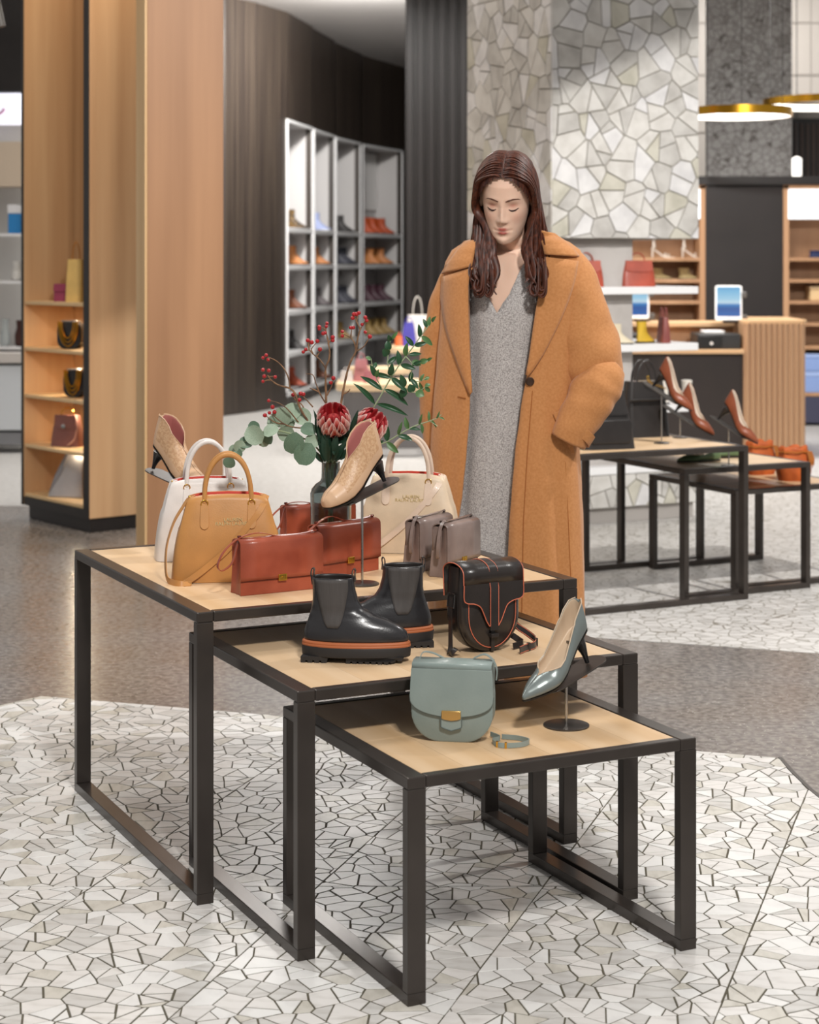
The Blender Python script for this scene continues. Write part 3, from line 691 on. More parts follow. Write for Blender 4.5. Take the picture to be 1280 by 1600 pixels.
def clutch(name, label, m, dark, loc, rz, w, h, d, cat='handbag', group=None, fall=False, clasp=True, lift=.018, flapz=.28):
    t = thing(name, label, cat, loc, rz, group)
    # body with pleated gussets; origin at the front left bottom corner, x along the front
    def sec(z):
        k = z/h; dd = d*(1-.28*k); g = .10*dd
        return [(0, 0, z), (w, 0, z), (w-.004, dd*.30, z), (w-.010*k-.002, dd*.5, z), (w-.004, dd*.70, z), (w, dd, z), (0, dd, z), (.004, dd*.70, z), (.010*k+.002, dd*.5, z), (.004, dd*.30, z)]
    MB().loft([sec(h*k/6) for k in range(7)], True, True).build('bag_body', m, t, angle=25, bevel=.0015)
    dt = d*.72; P = []
    P += [(.012*0+dt+.001, h*.55), (dt+.002, h*.92)]+[(dt/2+(dt/2+.003)*cos(a), h-.004+.011*sin(a)) for a in [PI*k/8 for k in range(9)]]+[(-.004, h*.75), (-.004, h*flapz+.01), (-.004, h*flapz)]
    rings = []
    for xx in (-.002, w*.25, w*.5, w*.75, w+.002):
        rings.append([(xx, y, z) for y, z in P])
    MB().loft(rings, False, False).build('flap', m, t, solid=.003, soff=0)
    MB().box(0, w, -.0028, -.001, h*flapz-.0022, h*flapz+.0002).build('flap_edge', dark, t, smooth=False)
    if clasp:
        c = MB().box(w/2-.011, w/2+.011, -.008, -.0025, h*flapz-.006, h*flapz+.010).build('clasp', M_goldp, t, smooth=False, bevel=.0012)
        MB().lathe([(.0028, 0), (.0028, .0012)], (0, 0, 0), 10).build('clasp_button', M_goldp, c, loc=(w/2, -.008, h*flapz+.002)); c.children[0].rotation_euler.x = PI/2
    for xx in (.006, w-.006):
        MB().tube([(xx, dt/2, h+.004), (xx, dt/2, h+.012)], .0035, 8).tube([(xx-.004, dt/2, h+.012), (xx+.004, dt/2, h+.012)], .003, 8).build('knob', dark, t)
    if fall:
        Q = catmull([(w-.006, dt/2, h+.013), (w*.72, dt/2, h+.006+lift*.3), (w*.45, dt/2, h+.010), (w*.2, dt/2-.004, h+.012), (.010, dt/2-.006, h+.014), (-.012, dt/2-.008, h-.004), (-.022, dt/2-.008, h*.68), (-.020, dt/2-.006, h*.46), (-.012, dt/2-.002, h*.40), (-.006, dt/2, h*.55), (-.002, dt/2, h*.9), (.006, dt/2, h+.010)], 6)
    else:
        Q = catmull([(w-.006, dt/2, h+.013), (w*.8, dt/2-.002, h+.008), (w*.5, dt/2-.004, h+lift*.4), (w*.25, dt/2-.004, h+lift), (.006, dt/2-.004, h+.010), (-.035, dt/2-.010, h*.88), (-.055, dt/2-.012, h*.62), (-.045, dt/2-.012, h*.50), (-.018, dt/2-.010, h*.62), (-.004, dt/2-.006, h*.9), (.006, dt/2, h+.011)], 6)
    mb = MB(); ribbon(mb, Q, .0085, .0018, (0, 1, 0)); mb.build('strap', m, t)
    return t
L_rust = leather('rust_leather', '#a5523a', .34, c2='#873b27', vscale=9, bump=.1); L_rustd = leather('rust_edge', '#5c1f12', .4)
L_taupe = leather('taupe_leather', '#8f7d76', .3, c2='#6f5e58', vscale=10, bump=.1); L_tauped = leather('taupe_edge', '#3c302c', .4)
def yaw(a, b): return math.atan2(b.y-a.y, b.x-a.x)
a, b = atz(376, 932, TH1), atz(497, 917.5, TH1)
clutch('clutch_bag', 'rust red leather flap clutch nearest the table edge', L_rust, L_rustd, a, math.radians(30), .215, .126, .058, group='rust red flap clutches')
a, b = atz(499, 905, TH1), atz(583, 889, TH1)
clutch('clutch_bag', 'rust red leather flap clutch below the hanging beige bootie', L_rust, L_rustd, a, math.radians(43), .20, .126, .055, group='rust red flap clutches', lift=.024)
clutch('clutch_bag', 'rust red leather flap clutch half hidden behind tan tote and vase', L_rust, L_rustd, (-.330, 4.86, TH1), math.radians(26), .20, .128, .055, group='rust red flap clutches', clasp=False, lift=.014)
a = atz(697.7, 904, TH1)
clutch('shoulder_bag', 'taupe leather box bag at the right front of the pair', L_taupe, L_tauped, a, math.radians(57), .155, .128, .052, group='taupe box bags', fall=True)
a = atz(655, 895.5, TH1)
clutch('shoulder_bag', 'taupe leather box bag standing left behind its twin', L_taupe, L_tauped, a, math.radians(57), .155, .128, .052, group='taupe box bags', fall=True)
# ---------------------------------------------------------------- black saddle bag with coral piping
L_blk = leather('black_leather', '#2c2725', .3, var=.15); L_coral = mat('coral_piping', '#c2674c', .5)
def saddle_bag(loc, rz):
    t = thing('saddle_bag', 'black leather saddle bag with coral piping on middle table', 'handbag', loc, rz); W, HH, D = .150, .195, .078
    def outline(g=0, top=HH):
        P = [(-W/2+g, top-g), (-W/2-.004+g, .12)]
        P += [((W/2+.004-g)*cos(a), .082+(.082-g)*sin(a)) for a in [PI+PI*k/18 for k in range(19)]]
        return P+[(W/2+.004-g, .12), (W/2-g, top-g)]
    O = outline()
    def bulge(x, z, y): return y
    fr = []
    for y, g in ((0, .012), (.006, .003), (.016, 0), (D-.016, 0), (D-.006, .003), (D, .012)):
        fr.append([(x, y, z) for x, z in outline(g)])
    MB().loft(fr, True, True).build('bag_body', L_blk, t, angle=50)
    # seam on the front panel
    q = [(x*.80, -.0012, .012+z*.90) for x, z in outline(.0)][1:-1]
    MB().tube(q, .0011, 5).build('front_piping', L_coral, t)
    MB().tube([(x, .020, z) for x, z in outline(-.001)], .0012, 5).build('gusset_piping', M_black, t)
    # flap: top wrap and shaped front
    wrap = MB(); pr = [(D+.002, .125), (D+.004, .165)]+[(D/2+(D/2+.006)*cos(a), HH-.012+.022*sin(a)) for a in [PI*k/12 for k in range(13)]]+[(-.007, .160)]
    wrap.loft([[(x, y, z) for y, z in pr] for x in (-W/2-.005, -W/4, 0, W/4, W/2+.005)], False, False).build('flap_top', L_blk, t, solid=.003, soff=0)
    half = [(W/2+.005, .160), (W/2+.005, .128), (W/2-.004, .119), (W/2-.022, .116), (W/2-.038, .108), (W/2-.047, .092), (W/2-.055, .074), (.012, .062)]
    hp = catmull([(x, -.007, z) for x, z in half], 5)
    fl = [Vector((-W/2-.005, -.007, .160))]+[Vector((-p.x, p.y, p.z)) for p in hp[1:]]+hp[::-1]
    m = MB(); m.loft([[p+Vector((0, -.0015, 0)) for p in fl], [p+Vector((0, .002, 0)) for p in fl]], True, True); m.build('flap_front', L_blk, t, smooth=False)
    edge = [(-W/2-.0055, y, z) for y, z in pr[::-1][:15][::-1]]
    for s in (-1, 1):
        e = [Vector((s*(W/2+.0055), y-.001, z)) for y, z in pr]+[Vector((s*p.x, p.y-.002, p.z)) for p in hp]
        MB().tube(e, .0013, 5).build('flap_piping', L_coral, t)
        cs = [Vector((s*.011, y, z+.0026)) for y, z in pr[2:]]+[Vector((s*.011, -.0108, .15)), Vector((s*.011, -.0108, .062))]
        MB().tube(cs, .0011, 5).build('strap_piping', L_coral, t)
    cs = [Vector((0, y, z+.002)) for y, z in pr[1:]]+[Vector((0, -.0100, .15)), Vector((0, -.0100, .10)), Vector((0, -.0100, .052))]
    ribbon(MB(), cs, .022, .0025, (1, 0, 0)).build('centre_strap', L_blk, t)
    MB().box(-.010, .010, -.014, -.0, .036, .045).build('strap_keeper', L_blk, t, smooth=False, bevel=.0015)
    MB().box(-.0045, .0045, -.004, -.001, .004, .05).build('lower_tab', L_blk, t, smooth=False)
    # side tab, buckle and strap running over the table
    sx = -W/2-.006
    b = MB(); b.tube([(sx-.003, .024, .135), (sx-.003, .054, .135), (sx-.006, .054, .105), (sx-.006, .024, .105), (sx-.003, .024, .135)], .002, 6).build('buckle', mat('gunmetal', '#6e6a68', .25, 1), t)
    S = catmull([(sx-.004, .039, .128), (sx-.007, .039, .09), (sx-.006, .040, .05), (sx-.012, .030, .018), (sx-.022, .016, .004), (sx-.026, .0, .010), (sx-.018, -.002, .018), (sx-.002, .012, .012)], 6)
    ribbon(MB(), S, .014, .0022, (0, 1, .2)).build('strap', L_blk, t)
    S2 = catmull([(W/2+.002, .045, .070), (W/2+.018, .040, .045), (W/2+.040, .030, .028), (W/2+.050, .010, .014), (W/2+.030, -.018, .010), (W/2-.004, -.034, .010), (W/2-.032, -.050, .010)], 7)
    st = ribbon(MB(), S2, .015, .0024, (0, .15, 1)).build('long_strap', L_blk, t)
    for e in (-.0072, .0072):
        MB().tube([q+Vector((0, e*.15-.0012, e)) for q in S2], .0009, 5).build('strap_piping', L_coral, st)
    S3 = catmull([(W/2-.002, .05, .030), (W/2+.022, .036, .012), (W/2+.016, .010, .010), (W/2-.02, -.004, .009)], 6)
    ribbon(MB(), S3, .014, .0022, (0, .15, 1)).build('strap_under', L_blk, t)
    for u in (24, 33):
        q = S2[u]; MB().obox(q, ((.0035, 0, 0), (0, .0038, 0), (0, 0, .0095))).build('strap_loop', L_blk, st, smooth=False, bevel=.001)
a = atz(761, 1020, TH2); saddle_bag((a.x+.012, a.y+.005, TH2), math.radians(30))
# ---------------------------------------------------------------- grey green bag
L_sage = leather('sage_grey_leather', '#8a9692', .4, c2='#7b8884', vscale=7); L_saged = leather('sage_edge', '#566260', .5)
def flap_bag(loc, rz):
    t = thing('flap_bag', 'grey-green leather flap bag with gold clasp on lowest table', 'handbag', loc, rz); W, HH, D = .172, .160, .056
    def out(g):
        r = .062-g*.5; P = [(-W/2+g+.004, HH-g), (-W/2+g, HH*.6)]
        P += [(-W/2+g+r-r*cos(a), g+r-r*sin(a)) for a in [PI/2*k/8 for k in range(9)]]
        P += [(W/2-g-r+r*sin(a), g+r-r*cos(a)) for a in [PI/2*k/8 for k in range(9)]]
        return P+[(W/2-g, HH*.6), (W/2-g-.004, HH-g)]
    MB().loft([[(x, y, z) for x, z in out(g)] for y, g in ((0, .004), (.003, 0), (.018, 0), (.026, .004), (.034, .004), (D-.004, 0), (D, .004))], True, True).build('bag_body', L_sage, t, angle=40)
    pr = [(D+.002, .09), (D+.003, HH-.008), (D-.002, HH+.004), (.02, HH+.006), (-.001, HH+.003), (-.005, HH-.006)]
    MB().loft([[(x, y, z) for y, z in pr] for x in (-W/2+.002, 0, W/2-.002)], False, False).build('flap_top', L_sage, t, solid=.003, soff=0)
    arc = [(-W/2+.001, HH-.006), (-W/2-.002, HH*.62)]+[((W/2+.002)*-cos(a), HH*.60-.042*sin(a)**.75) for a in [PI*k/20 for k in range(1, 20)]]+[(W/2+.002, HH*.62), (W/2-.001, HH-.006)]
    MB().loft([[(x, -.0065, z) for x, z in arc], [(x, -.0015, z) for x, z in arc]], True, True).build('flap_front', L_sage, t, bevel=.0008)
    MB().tube([(x, -.0045, z-.0008) for x, z in arc[1:-1]], .0014, 5).build('flap_seam', L_saged, t)
    P = [(-.022, .066), (-.022, .045), (-.019, .042), (.0, .036), (.019, .042), (.022, .045), (.022, .066)]
    tb = MB().loft([[(x, -.008, z-.010) for x, z in P], [(x, -.001, z-.010) for x, z in P]], True, True).build('clasp_tab', L_sage, t, bevel=.0008)
    MB().tube([(x, -.0082, z-.010) for x, z in P], .0012, 5).build('tab_seam', L_saged, tb)
    P = [(-.020, .068), (-.0205, .052), (-.014, .0495), (.0, .0475), (.014, .0495), (.0205, .052), (.020, .068)]
    MB().loft([[(x, -.0115, z) for x, z in P], [(x, -.0065, z) for x, z in P]], True, True).build('gold_clasp', mat('satin_gold', '#d3ad6c', .3, .85), t, bevel=.0008)
    S = catmull([(-W/2+.012, D*.6, HH+.002), (-W/2+.020, D*.7, HH+.018), (-W/2+.040, D*.8, HH+.016), (-W/2+.064, D*.9, HH+.004)], 6)
    ribbon(MB(), S, .009, .0018, (0, 1, 0)).build('strap_loop', L_sage, t)
    S = catmull([(W/2-.045, D*.8, HH+.008), (W/2-.022, D*.7, HH+.018), (W/2-.004, D*.55, HH+.010), (W/2+.006, D*.5, HH-.010), (W/2+.005, D*.5, HH-.032)], 6)
    ribbon(MB(), S, .011, .002, (0, 1, 0)).build('strap', L_sage, t)
    S = catmull([(W/2-.01, D*.9, .008), (W/2+.012, D*.5, .006), (W/2+.000, D*.05, .006), (W/2+.02, -.028, .006), (W/2+.060, -.018, .006), (W/2+.075, .012, .006), (W/2+.050, .034, .006), (W/2+.015, .040, .006)], 7)
    st = ribbon(MB(), S, .010, .002, (0, 0, 1)).build('loose_strap', L_sage, t)
    for u in (19, 23): MB().obox(S[u], ((.0022, 0, 0), (0, .003, 0), (0, 0, .0062))).build('gold_keeper', M_goldp, st, smooth=False)
a = atz(706, 1160, TH3); flap_bag((a.x, a.y, TH3), math.radians(-9))
# ---------------------------------------------------------------- bags further back
def simple_satchel(name, label, m, loc, rz, w, h, d, tw=.9, handle=.08, group=None, cat='handbag', flap=True, hm=None, hn=1):
    t = thing(name, label, cat, loc, rz, group)
    R = []
    for k in range(9):
        u = k/8; hw = w/2*(1-u)+w/2*tw*u+.02*w*sin(PI*u); hd = d/2*(1-.45*u)
        R.append([(hw*math.copysign(abs(cos(a))**.35, cos(a)), hd*math.copysign(abs(sin(a))**.4, sin(a)), h*u) for a in [2*PI*j/32 for j in range(32)]])
    MB().loft(R, True, True).build('bag_body', m, t, angle=50)
    if flap:
        yy = -d/2*.82; P = [(-w/2*tw*.98, h*1.01), (-w/2*tw*1.0, h*.62), (-w/2*tw*.6, h*.56), (w/2*tw*.6, h*.56), (w/2*tw*1.0, h*.62), (w/2*tw*.98, h*1.01)]
        MB().loft([[(x, -d/2*(1-.45*z/h)-.006, z) for x, z in P], [(x, -d/2*(1-.45*z/h)+.004, z) for x, z in P]], True, True).build('flap', m, t, bevel=.002)
    for k in range(hn):
        s = (-1, 1)[k] if hn > 1 else 0
        MB().tube([(w*.22*cos(a), s*d*.2, h-.006+handle*sin(a)) for a in [PI*q/16 for q in range(17)]], max(.004, w*.018), 8).build('handle', hm or m, t)
    return t
# rear table: two black bags
L_blk2 = leather('black_calf', '#2a2726', .26)
a = atz(950, 703, TH1); simple_satchel('doctor_bag', 'black leather doctor bag at the near edge of rear table', L_blk2, (a.x-.005, a.y+.07, TH1), math.radians(18), .245, .245, .13, .62, .10, 'black bags on the rear table', flap=False, hn=2)
MB().loft([[(x, -.068, z) for x, z in rrect(.19, .10, .02, 4, 0, .075)], [(x, -.058, z) for x, z in rrect(.19, .10, .02, 4, 0, .075)]], True, True).build('front_pocket', L_blk2, bpy.data.objects['doctor_bag'], bevel=.003)
MB().box(-.085, .085, -.055, -.046, .142, .147).build('seam_band', L_blk2, bpy.data.objects['doctor_bag'], smooth=False)
a = atz(1008, 683, TH1); t = simple_satchel('bucket_bag', 'black leather bucket bag with gold chain behind the doctor bag', L_blk2, (a.x, a.y+.05, TH1), math.radians(20), .215, .25, .14, .80, .10, 'black bags on the rear table', flap=False, hn=2)
MB().box(-.10, .10, -.075, -.058, .165, .175).build('closure_band', L_blk2, t, smooth=False, bevel=.003)
ch = [(-.01, -.062, .262), (.0, -.068, .245), (.022, -.070, .236), (.05, -.068, .228), (.078, -.06, .218)]
for k, q in enumerate(catmull(ch, 2)): MB().tube([Vector(q)+Vector((.006*cos(2*PI*j/8), .002*sin(4*PI*j/8), .004*sin(2*PI*j/8))) for j in range(9)], .0014, 5).build('chain_link', M_goldp, t)
MB().tube([(-.016, -.062, .275), (-.012, -.066, .248), (-.004, -.067, .247), (-.008, -.063, .276), (-.016, -.062, .275)], .002, 6).build('zip_pull', M_goldp, t)
# orange drawstring bags
L_or = leather('orange_suede', '#b85a20', .7, c2='#9c4717', vscale=18)
def pouch(label, loc, rz):
    t = thing('drawstring_bag', label, 'handbag', loc, rz, 'orange drawstring bags'); R = []
    for k in range(11):
        u = k/10; r = (.055+.012*sin(PI*min(1, u*1.3)))*(1-.10*u); wob = .010*u**4
        R.append([((r*1.25+wob*sin(7*a))*math.copysign(abs(cos(a))**.7, cos(a)), (r*.8+wob*cos(5*a))*math.copysign(abs(sin(a))**.7, sin(a)), .155*u+wob*.6*sin(6*a)) for a in [2*PI*j/36 for j in range(36)]])
    mb = MB().loft(R, True, False); mb.f.append(tuple(range(36))[::-1]); mb.m.append(0); mb.build('bag_body', L_or, t, solid=.003)
    MB().tube([Vector((.074*cos(a), .05*sin(a), .132+.002*sin(9*a))) for a in [2*PI*j/40 for j in range(41)]], .003, 6).build('drawstring', mat('amber_cord', '#9a5a1c', .5), t)
    for k in range(4):
        MB().tube([(.05+.008*k, -.045+.004*k, .135), (.056+.008*k, -.056+.004*k, .10), (.055+.008*k, -.058+.004*k, .06+.01*(k % 2))], [.003, .005, .002], 6).build('tassel', mat('amber_cord', '#9a5a1c', .5), t)
a = atz(1190, 742, TH3); pouch('orange suede drawstring bag nearer the ribbed counter', (a.x, a.y+.04, TH3), math.radians(20))
a = atz(1243, 752, TH3); pouch('orange suede drawstring bag at the right end of rear table', (a.x, a.y+.04, TH3), math.radians(10))
# bags on the column shelves
L_cor = leather('coral_leather', '#b5503a', .35, c2='#96402e', vscale=8)
def col_at(px, lv, z):
    k = (px-640)/F; a0 = COLC+V*lv; s = (k*a0.y-a0.x)/(U.x-k*U.y); q = a0+U*s; return Vector((q.x, q.y, z))
simple_satchel('satchel', 'coral leather satchel on the upper white column shelf', L_cor, col_at(996, .10, 1.307), TH-.25, .20, .145, .09, .80, .05, 'coral satchels on the column')
simple_satchel('satchel', 'coral leather satchel peeking out beside the coat shoulder', L_cor, col_at(915, .10, 1.307), TH-.25, .20, .145, .09, .80, .05, 'coral satchels on the column')
L_plum = leather('plum_leather', '#8a4a44', .35)
simple_satchel('narrow_bag', 'narrow plum leather bag on the middle column shelf', L_plum, col_at(1037, .10, .987), TH+1.2, .15, .145, .06, .85, .06, flap=False, hn=2)
# bags in the left cabinet
M_chain = mat('gold_chain', '#c08a2a', .3, .9)
simple_satchel('tall_bag', 'tall pale yellow bag on the top cabinet shelf', leather('yellow_leather', '#dcb56a', .5), cab_at(119, .10, 1.225), CAR-.9, .10, .235, .10, .85, .10, flap=False, hm=leather('ochre_handle', '#a86a22', .5))
simple_satchel('box_bag', 'small magenta box bag on the top cabinet shelf', leather('magenta_leather', '#8f3550', .45), cab_at(98, .10, 1.225), CAR-.9, .09, .098, .07, .98, .0, flap=True)
def chain_bag(label, px, z, s):
    t = thing('chain_bag', label, 'handbag', cab_at(px, .10, z), CAR-1.0, 'black chain bags in the cabinet')
    P = rrect(.15*s, .15, .045, 6, 0, .075)
    MB().loft([[(x, y, q) for x, q in P] for y in (-.035, .035)], True, True).build('bag_body', L_blk2, t, bevel=.008)
    MB().box(-.05*s, .05*s, -.03, .03, .148, .156).build('metal_bar', M_steel, t, smooth=False, bevel=.003)
    for k in range(3):
        r = .052-.010*k
        MB().tube([(s*r*1.15*cos(a), -.042-.003*k, .150+(-.135+.022*k)*sin(a)) for a in [PI*q/14 for q in range(15)]], .0045, 6).build('chain', M_chain, t)
    return t
chain_bag('black bag with looped gold chains, upper of the two in cabinet', 112, .965, 1.0)
chain_bag('black bag with looped gold chains, lower of the two in cabinet', 119, .70, .85)
L_mauve = leather('mauve_leather', '#7c5048', .35)
t = simple_satchel('mauve_bag', 'mauve leather flap bag with chain handle in the cabinet', L_mauve, cab_at(106, .10, .42), CAR-1.0, .185, .175, .09, .72, .045, hm=M_goldp)
MB().lathe([(.013, 0), (.013, .004), (.004, .006)], (0, 0, 0), 16).build('clasp', M_steel, t, loc=(0, -.049, .115)).rotation_euler.x = PI/2
MB().tube(catmull([(.06, -.02, .175), (.085, -.05, .13), (.075, -.06, .05), (.03, -.058, .01)], 6), .004, 6).build('strap', leather('mauve_strap', '#b08a80', .4), t)
t = thing('silver_tote', 'silver folded tote leaning on the lowest cabinet shelf', 'handbag', cab_at(107, .10, .142), CAR-1.0)
MB().loft([[(-.10, -.06, 0), (.12, -.06, 0), (.12, .06, 0), (-.10, .06, 0)], [(-.055, -.045, .12), (.11, -.045, .12), (.11, .05, .12), (-.055, .05, .12)], [(.0, -.012, .245), (.10, -.012, .245), (.10, .02, .245), (.0, .02, .245)]], True, True).build('bag_body', mat('silver_fabric', '#b9b4b3', .35, .35, var=.1, vscale=8), t, angle=20, bevel=.006)
MB().loft([[(-.09, -.062, .02), (-.02, -.050, .13), (.02, -.03, .25), (.0, -.02, .25), (-.06, -.045, .12)], [(-.09, -.058, .02), (-.02, -.046, .13), (.02, -.026, .25), (.0, -.016, .25), (-.06, -.041, .12)]], True, True).build('folded_side', mat('silver_fold', '#8f8a8a', .4, .3), t)
# bags on the display plinths
simple_satchel('pink_bag', 'tall dusty pink bag on the low display plinth', leather('dusty_pink', '#b3767a', .5), (-.365, 13.66, .545), 0, .12, .165, .09, .7, .05)
simple_satchel('pink_pouch', 'small round pink pouch at the front of the low plinth', leather('rose_pouch', '#a8656c', .5), (-.285, 13.50, .545), 0, .12, .09, .08, .8, .03, flap=False)
simple_satchel('grey_pouch', 'pale grey pouch at the left of the low plinth', leather('grey_pouch', '#c4bdba', .5), (-.475, 13.62, .545), 0, .10, .08, .08, .8, .03, flap=False)
simple_satchel('white_tote', 'white tote with long handles on the taller display plinth', leather('chalk_leather', '#e6dfd6', .5), (.068, 15.40, .735), 0, .18, .26, .1, .9, .16, flap=False, hn=2)
simple_satchel('blue_bag', 'violet blue bag in front of the white tote on plinth', leather('violet_leather', '#4a44a0', .5), (-.005, 15.28, .735), 0, .13, .2, .07, .6, .05, flap=False)
simple_satchel('orange_purse', 'small orange purse on the taller display plinth', leather('orange_purse', '#c8602a', .5), (-.09, 15.26, .735), 0, .07, .09, .06, .8, .03, flap=False)
# blue boxes
for k, (x, z, w_, h_, lab) in enumerate(((3.59, .285, .40, .19, 'lower pale blue storage box at the right edge shelving'), (3.60, .475, .34, .16, 'upper pale blue storage box stacked at right edge shelving'))):
    t = thing('storage_box', lab, 'box', (x+.03, 16.2, z), 0, 'blue storage boxes')
    MB().box(-w_/2, w_/2, -.15, .15, 0, h_*.75).build('box_body', mat('pale_blue_card', '#7f97c8', .6), t, smooth=False, bevel=.004)
    MB().box(-w_/2-.005, w_/2+.005, -.155, .155, h_*.75, h_-.005).build('box_lid', mat('pale_blue_lid', '#94a9d4', .6), t, smooth=False, bevel=.004)
t = thing('storage_box', 'cream storage box on the right edge shelving', 'box', (3.66, 16.18, 1.10)); MB().box(-.1, .1, -.1, .1, 0, .10).build('box_body', mat('cream_card', '#d8b98c', .6), t, bevel=.006); MB().box(-.105, .105, -.105, .105, .10, .125).build('box_lid', mat('cream_lid', '#e0c59c', .6), t, bevel=.006)
# ---------------------------------------------------------------- shoes
PUMP = [(0, .116, .004, .003, .007, 1), (.06, .104, .003, .011, .017, 1), (.16, .082, .003, .024, .027, 1), (.24, .062, .003, .032, .034, 1), (.30, .049, .004, .036, .035, .8), (.36, .036, .006, .0375, .035, .35),
        (.42, .022, .011, .037, .033, 0), (.50, .004, .020, .035, .032, 0), (.60, -.020, .038, .031, .038, 0), (.72, -.046, .057, .027, .047, 0), (.84, -.070, .072, .027, .056, 0), (.94, -.089, .080, .023, .062, 0), (1, -.100, .082, .010, .064, 0)]
BOOTIE = [(0, .108, .008, .006, .014, 1), (.05, .102, .006, .019, .024, 1), (.14, .086, .005, .030, .036, 1), (.26, .058, .005, .036, .046, 1), (.36, .034, .008, .037, .060, 1), (.44, .015, .015, .036, .070, 1), (.50, .002, .021, .035, .076, .85),
          (.56, -.010, .029, .033, .082, .4), (.62, -.023, .037, .031, .088, 0), (.70, -.040, .048, .030, .094, 0), (.80, -.060, .059, .029, .094, 0), (.88, -.075, .066, .028, .090, 0), (.95, -.088, .070, .023, .086, 0), (1, -.096, .072, .010, .084, 0)]
def shoe_section(x, zs, w, t, c, n=13):
    P = []
    for i in range(2*n+1):
        a = (i-n)/n; s = math.copysign(1, a) if a else 1; q = abs(a)
        if q <= .36: P.append((x, w*.92*q/.36*s, zs+(.0015*(q/.36)**2)))
        else:
            u = (q-.36)/.64
            yo, zo = w*(.92+.10*sin(PI*min(1, u*1.1)))*(1-.10*u*(t > .05)), t*u
            yc, zc = w*(.92+.12*sin(PI*min(1, u*1.6))*(u < .62))*cos(min(1, u)*PI/2)**.75, t*sin(u*PI/2)**.9
            P.append((x, (yo*(1-c)+yc*c)*s, zs+.0015+zo*(1-c)+zc*c))
    return P
def heel_shoe(name, label, tab, m, lining, heelm, loc, rz, pitch, group=None, soles=None, trim=None, woven=None, heel_r=.019):
    t = thing(name, label, 'shoe', loc, rz, group); t.rotation_euler.y = pitch
    R = []
    for k in range(49):
        R.append(shoe_section(*interp(tab, k/48)))
    mb = MB(); mb.loft(R, False, False); n = len(R[0]); mb.f += [tuple(range(n))[::-1], tuple(range(48*n, 49*n))]; mb.m += [0, 0]
    if woven:
        nn = n-1
        for i in range(48):
            for j in range(nn):
                if 13 <= i <= 41 and abs(j+.5-13) > 6.5: mb.m[i*nn+j] = 2
    mb.build('upper', [m, lining, woven, lining] if woven else [m, lining], t, solid=.0022, solidmat=1, sub=1)
    # sole
    S = []
    for k in range(33):
        x, z, w, tt, c = interp(tab, k/32); w *= .97
        S.append([(x, w*.92, z+.0005), (x, 0, z+.0002), (x, -w*.92, z+.0005), (x, -w*.9, z-.0030), (x, w*.9, z-.0030)])
    MB().loft(S, True, True).build('sole', soles or M_black, t)
    # insole
    S = []
    for k in range(12, 33):
        x, z, w, tt, c = interp(tab, k/32); w *= .86
        S.append([(x, w*j/4, z+.003+.0012*(j/4)**2) for j in range(-4, 5)])
    MB().loft(S, False, False).build('insole', lining, t)
    # heel: flares into the seat
    H = []
    zt = tab[-1][2]
    for k in range(13):
        u = k/12; z = (zt-.017)*(1-u)+.0*u
        r = heel_r*(1-u)**1.9+.0050; cx = -.080-.010*(1-(1-u)**.5)*0-.008*u+.012*(1-u)**3
        H.append([(cx+r*cos(a)*(1.0 if cos(a) < 0 else 1.15), r*.95*sin(a), z) for a in [2*PI*j/14 for j in range(14)]])
    MB().loft(H, True, True).build('heel', heelm, t)
    if trim:
        for s in (1, -1):
            P = []
            for k in range(16, 49):
                q = R[k][-1 if s == 1 else 0]; P.append(Vector(q))
            MB().tube(P, .0013, 5).build('topline', trim, t)
    if False:        # embossed croc panel on each flank
        for s in (1, -1):
            G = []
            for k in range(15, 41):
                ring = R[k]; G.append([Vector(ring[13+s*j])+Vector((0, s*.0006, .0)) for j in range(8, 13)])
            o = MB().loft(G, False, False).build('croc_panel', woven, t, solid=.0016, soff=1 if s > 0 else -1)
    return t
def stand(label, loc, rz, h, pitch, off=0, r=.042, L=.15, dark=True, group='shoe stands'):
    t = thing('shoe_stand', label, 'shoe stand', loc, 0, group)
    MB().lathe([(r, 0), (r, .003), (r*.92, .0045), (.004, .005)], (0, 0, 0), 36).build('base_disc', mat('dark_steel', '#55504c', .35, .8), t)
    MB().tube([(0, 0, .004), (0, 0, h-.002)], .0032, 10).build('pole', M_steel, t)
    P = rrect(L, .062, .030, 7)
    M = Matrix.Rotation(rz, 4, 'Z')@Matrix.Rotation(pitch, 4, 'Y')
    pl = MB().loft([[Vector((x+off, y, -.0030)) for x, y in P], [Vector((x+off, y, 0)) for x, y in P]], True, True).build('tilted_plate', mat('dark_steel', '#55504c', .35, .8), t, bevel=.0006)
    pl.matrix_local = Matrix.Translation((0, 0, h))@M
    return t
L_nude = leather('nude_leather', '#cda887', .36); L_croc = mat('croc_leather', '#c9a480', .38, base2='#bb936f', vscale=160, bump=.7, bscale=170, detail=1, ramp=(.42, .58))
L_pinkl = mat('rose_lining', '#b4706a', .6); M_blkh = mat('black_heel', '#1c1a1b', .25)
def place_on_stand(fn, stand_label, base, h, rz, pitch, sx, **kw):
    """shoe standing on the tilted plate: sx shifts the shoe along the plate"""
    stand(stand_label, base, rz, h, pitch, kw.pop('off', 0), kw.pop('r', .042), kw.pop('L', .19))
    M = Matrix.Rotation(rz, 4, 'Z')@Matrix.Rotation(pitch, 4, 'Y')
    p = Vector(base)+Vector((0, 0, h))+(M@Vector((sx, 0, .0035)))
    return fn(p, rz, pitch)
b = atz(566, 913, TH1)
